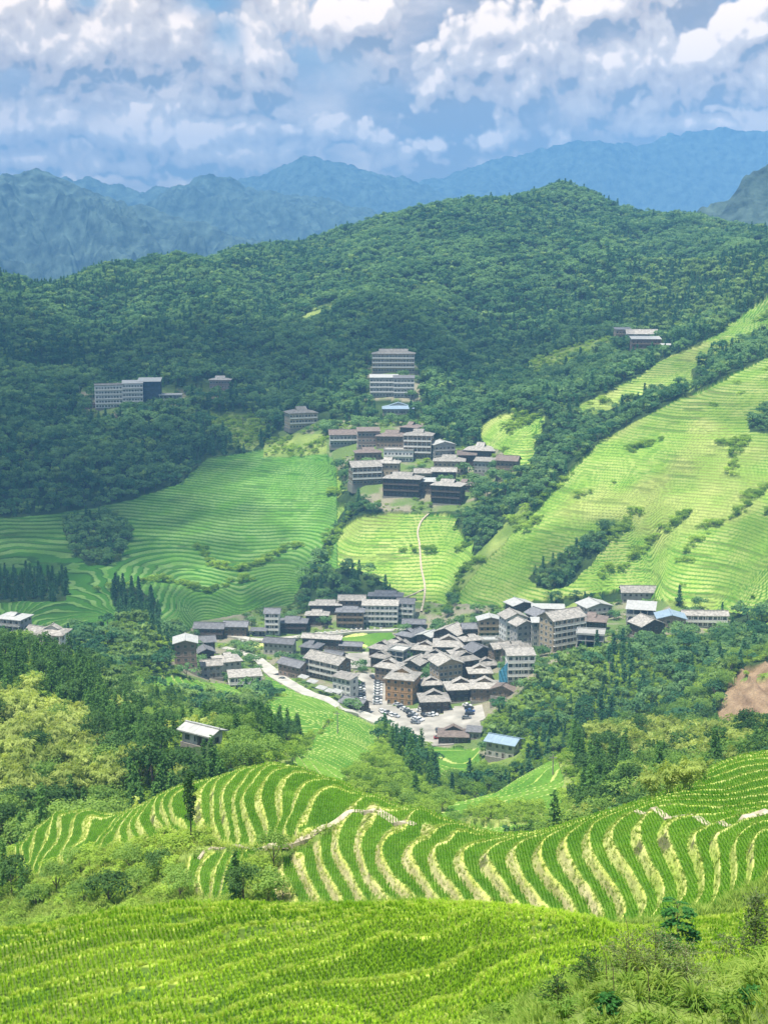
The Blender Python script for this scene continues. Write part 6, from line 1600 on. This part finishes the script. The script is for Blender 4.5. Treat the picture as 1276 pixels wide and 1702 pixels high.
def sapling(name, px, row, H, mat, label, pinnate=False, seed=1, nb=26, leaf=.085, y0=18, y1=60, spread=.55, cat='sapling', zlo=.15, dens=34, stem=.035):
    x, y, z = hit(px, row, y0, y1); r = np.random.default_rng(seed)
    root = bpy.data.objects.new(name, None); col.objects.link(root); root.location = (x, y, z - .05)
    paths = [([(0, 0, -.2), (.03 * H, .02, H * .5), (.0, .0, H)], [stem, stem * .7, .008])]; C_ = []; Nn = []; Uu = []; To = []
    for i in range(nb):
        t = zlo + (1 - zlo) * (i + r.random()) / nb; a = i * 2.4 + r.random(); L_ = H * spread * (1.05 - .65 * t) * (.6 + .5 * r.random())
        d = np.array([math.cos(a), math.sin(a), .35]); st = np.array([.03 * H * (1 - abs(2 * t - 1)), 0, H * t]); en = st + d * L_
        paths.append(([tuple(st), tuple((st + en) / 2 + np.array([0, 0, .05 * H])), tuple(en)], [stem * .35, stem * .22, .004]))
        if pinnate:
            for f in range(4):
                fa = a + (f - 1.5) * .55; fd = np.array([math.cos(fa), math.sin(fa), -.55 + .7 * r.random()]); n_l = 11
                for m_ in range(n_l):
                    for sd_ in (-1, 1):
                        pp = en + fd * (.42 * H * .35 * (m_ + 1) / n_l) - np.array([0, 0, .06 * (m_ / n_l) ** 2]); sv = np.array([-math.sin(fa), math.cos(fa), -.25]) * sd_
                        C_.append(pp + sv * leaf * .9); Uu.append(sv + fd * .4); Nn.append(np.array([0, 0, 1]) + r.normal(size=3) * .25); To.append(.2 + .5 * r.random())
        else:
            k = dens; s = .25 + .8 * r.random(k)
            C_ += list(st + d * L_ * s[:, None] + r.normal(size=(k, 3)) * .085 * H * .6); Uu += list(np.tile(d, (k, 1)) + r.normal(size=(k, 3)) * .8); Nn += list(np.array([0, 0, .8]) + r.normal(size=(k, 3)) * .6); To += list(.1 + .8 * r.random(k))
    C_ = np.array(C_); V = quads(C_, np.array(Nn), np.array(Uu), leaf * (.7 + .6 * r.random(len(C_))), leaf * .42, r)
    link('leaves', leafmesh(name + '_leaves', V, np.array(To), mat), root)
    tv, tf = tubes(paths, 4); link('stem', mesh_np(name + '_stem', tv, tf, [M_TWIG]), root)
    return tag(root, label, cat)
M_LEAFB = leaf_material('glossy_green_leaves', (.03, .12, .03), (.10, .27, .06), .3)
M_LEAFG = leaf_material('grey_green_leaves', (.10, .15, .05), (.30, .36, .16), .35)
sapling('sapling', 1250, 1592, 3.3, M_LEAFG, 'slender leafy sapling with a dark stem at the right frame edge', seed=2, nb=30, leaf=.085, spread=.26, dens=42)
sapling('sapling', 1122, 1572, 3.0, M_LEAFB, 'small tree with feather shaped dark green leaves before the curved terraces', True, seed=3, nb=20, leaf=.10, spread=.30, y0=26, zlo=.35)
sapling('shrub', 1085, 1640, 1.2, M_LEAFG, 'grey brown twiggy shrub in the middle of the weedy bank', seed=4, nb=44, leaf=.04, spread=.85, cat='shrub', dens=20, stem=.015, zlo=.02)
sapling('shrub', 1038, 1636, 1.0, M_LEAFG, 'twiggy brown shrub touching the left side of the larger twiggy shrub', seed=14, nb=36, leaf=.04, spread=.9, cat='shrub', dens=18, stem=.015, zlo=.02)
sapling('shrub', 1138, 1642, 1.0, M_LEAFG, 'twiggy shrub with dark stems right of the larger twiggy shrub', seed=15, nb=36, leaf=.04, spread=.9, cat='shrub', dens=18, stem=.015, zlo=.02)
sapling('shrub', 975, 1648, .8, M_DARK, 'dark small leaved shrub at the end of the near bund', seed=5, nb=22, leaf=.045, spread=.9, cat='shrub', dens=24, stem=.015)
sapling('shrub', 925, 1690, .8, M_DARK, 'dark shrub at the bottom left of the weedy bank', seed=6, nb=22, leaf=.045, spread=.8, cat='shrub', dens=24, stem=.015)
sapling('shrub', 1195, 1608, .6, M_DARK, 'low dark leaved shrub between the twiggy shrub and the sapling', seed=7, nb=20, leaf=.05, spread=.9, cat='shrub', dens=24, stem=.015)
sapling('shrub', 1205, 1590, 1.4, M_LEAFG, 'pale branch spray leaning left from the foot of the sapling', seed=8, nb=16, leaf=.07, spread=.8, cat='shrub', dens=26, stem=.015)
sapling('shrub', 1110, 1600, 1.2, M_LEAFB, 'green shrub under the feather leaved small tree', seed=9, nb=26, leaf=.06, spread=.7, cat='shrub', dens=28, stem=.015)
sapling('shrub', 1245, 1690, .5, M_LEAFB, 'broad leaved herb in the bottom right corner', seed=10, nb=20, leaf=.08, spread=.9, cat='shrub', dens=22, stem=.01)
sapling('shrub', 1010, 1702, .45, M_LEAFB, 'low broad leaved herb at the bottom edge', seed=11, nb=20, leaf=.08, spread=.9, cat='shrub', dens=22, stem=.01)
for i, (a, b_, h_) in enumerate([(1045, 1625, 1.8), (1020, 1690, 1.4), (1078, 1695, 1.3), (1008, 1660, 1.2)]):
    x, y, z = hit(a, b_, 18, 60); tv, tf = tubes([([(0, 0, -.1), (-.05 * h_, 0, h_ * .6), (-.2 * h_, 0, h_)], [.012, .009, .003])], 4)
    o = link('dry_stalk', mesh_np('dry_stalk', tv, tf, [M_TWIG]), loc=(x, y, z)); tag(o, ['tall thin dry stalk rising left of the twiggy shrubs', 'thin dry stalk standing in front of the smaller grass clump', 'thin dry stalk beside the large grass clump', 'short dry stalk right of the bund end'][i], 'stalk', 'dry stalks on the weedy bank')
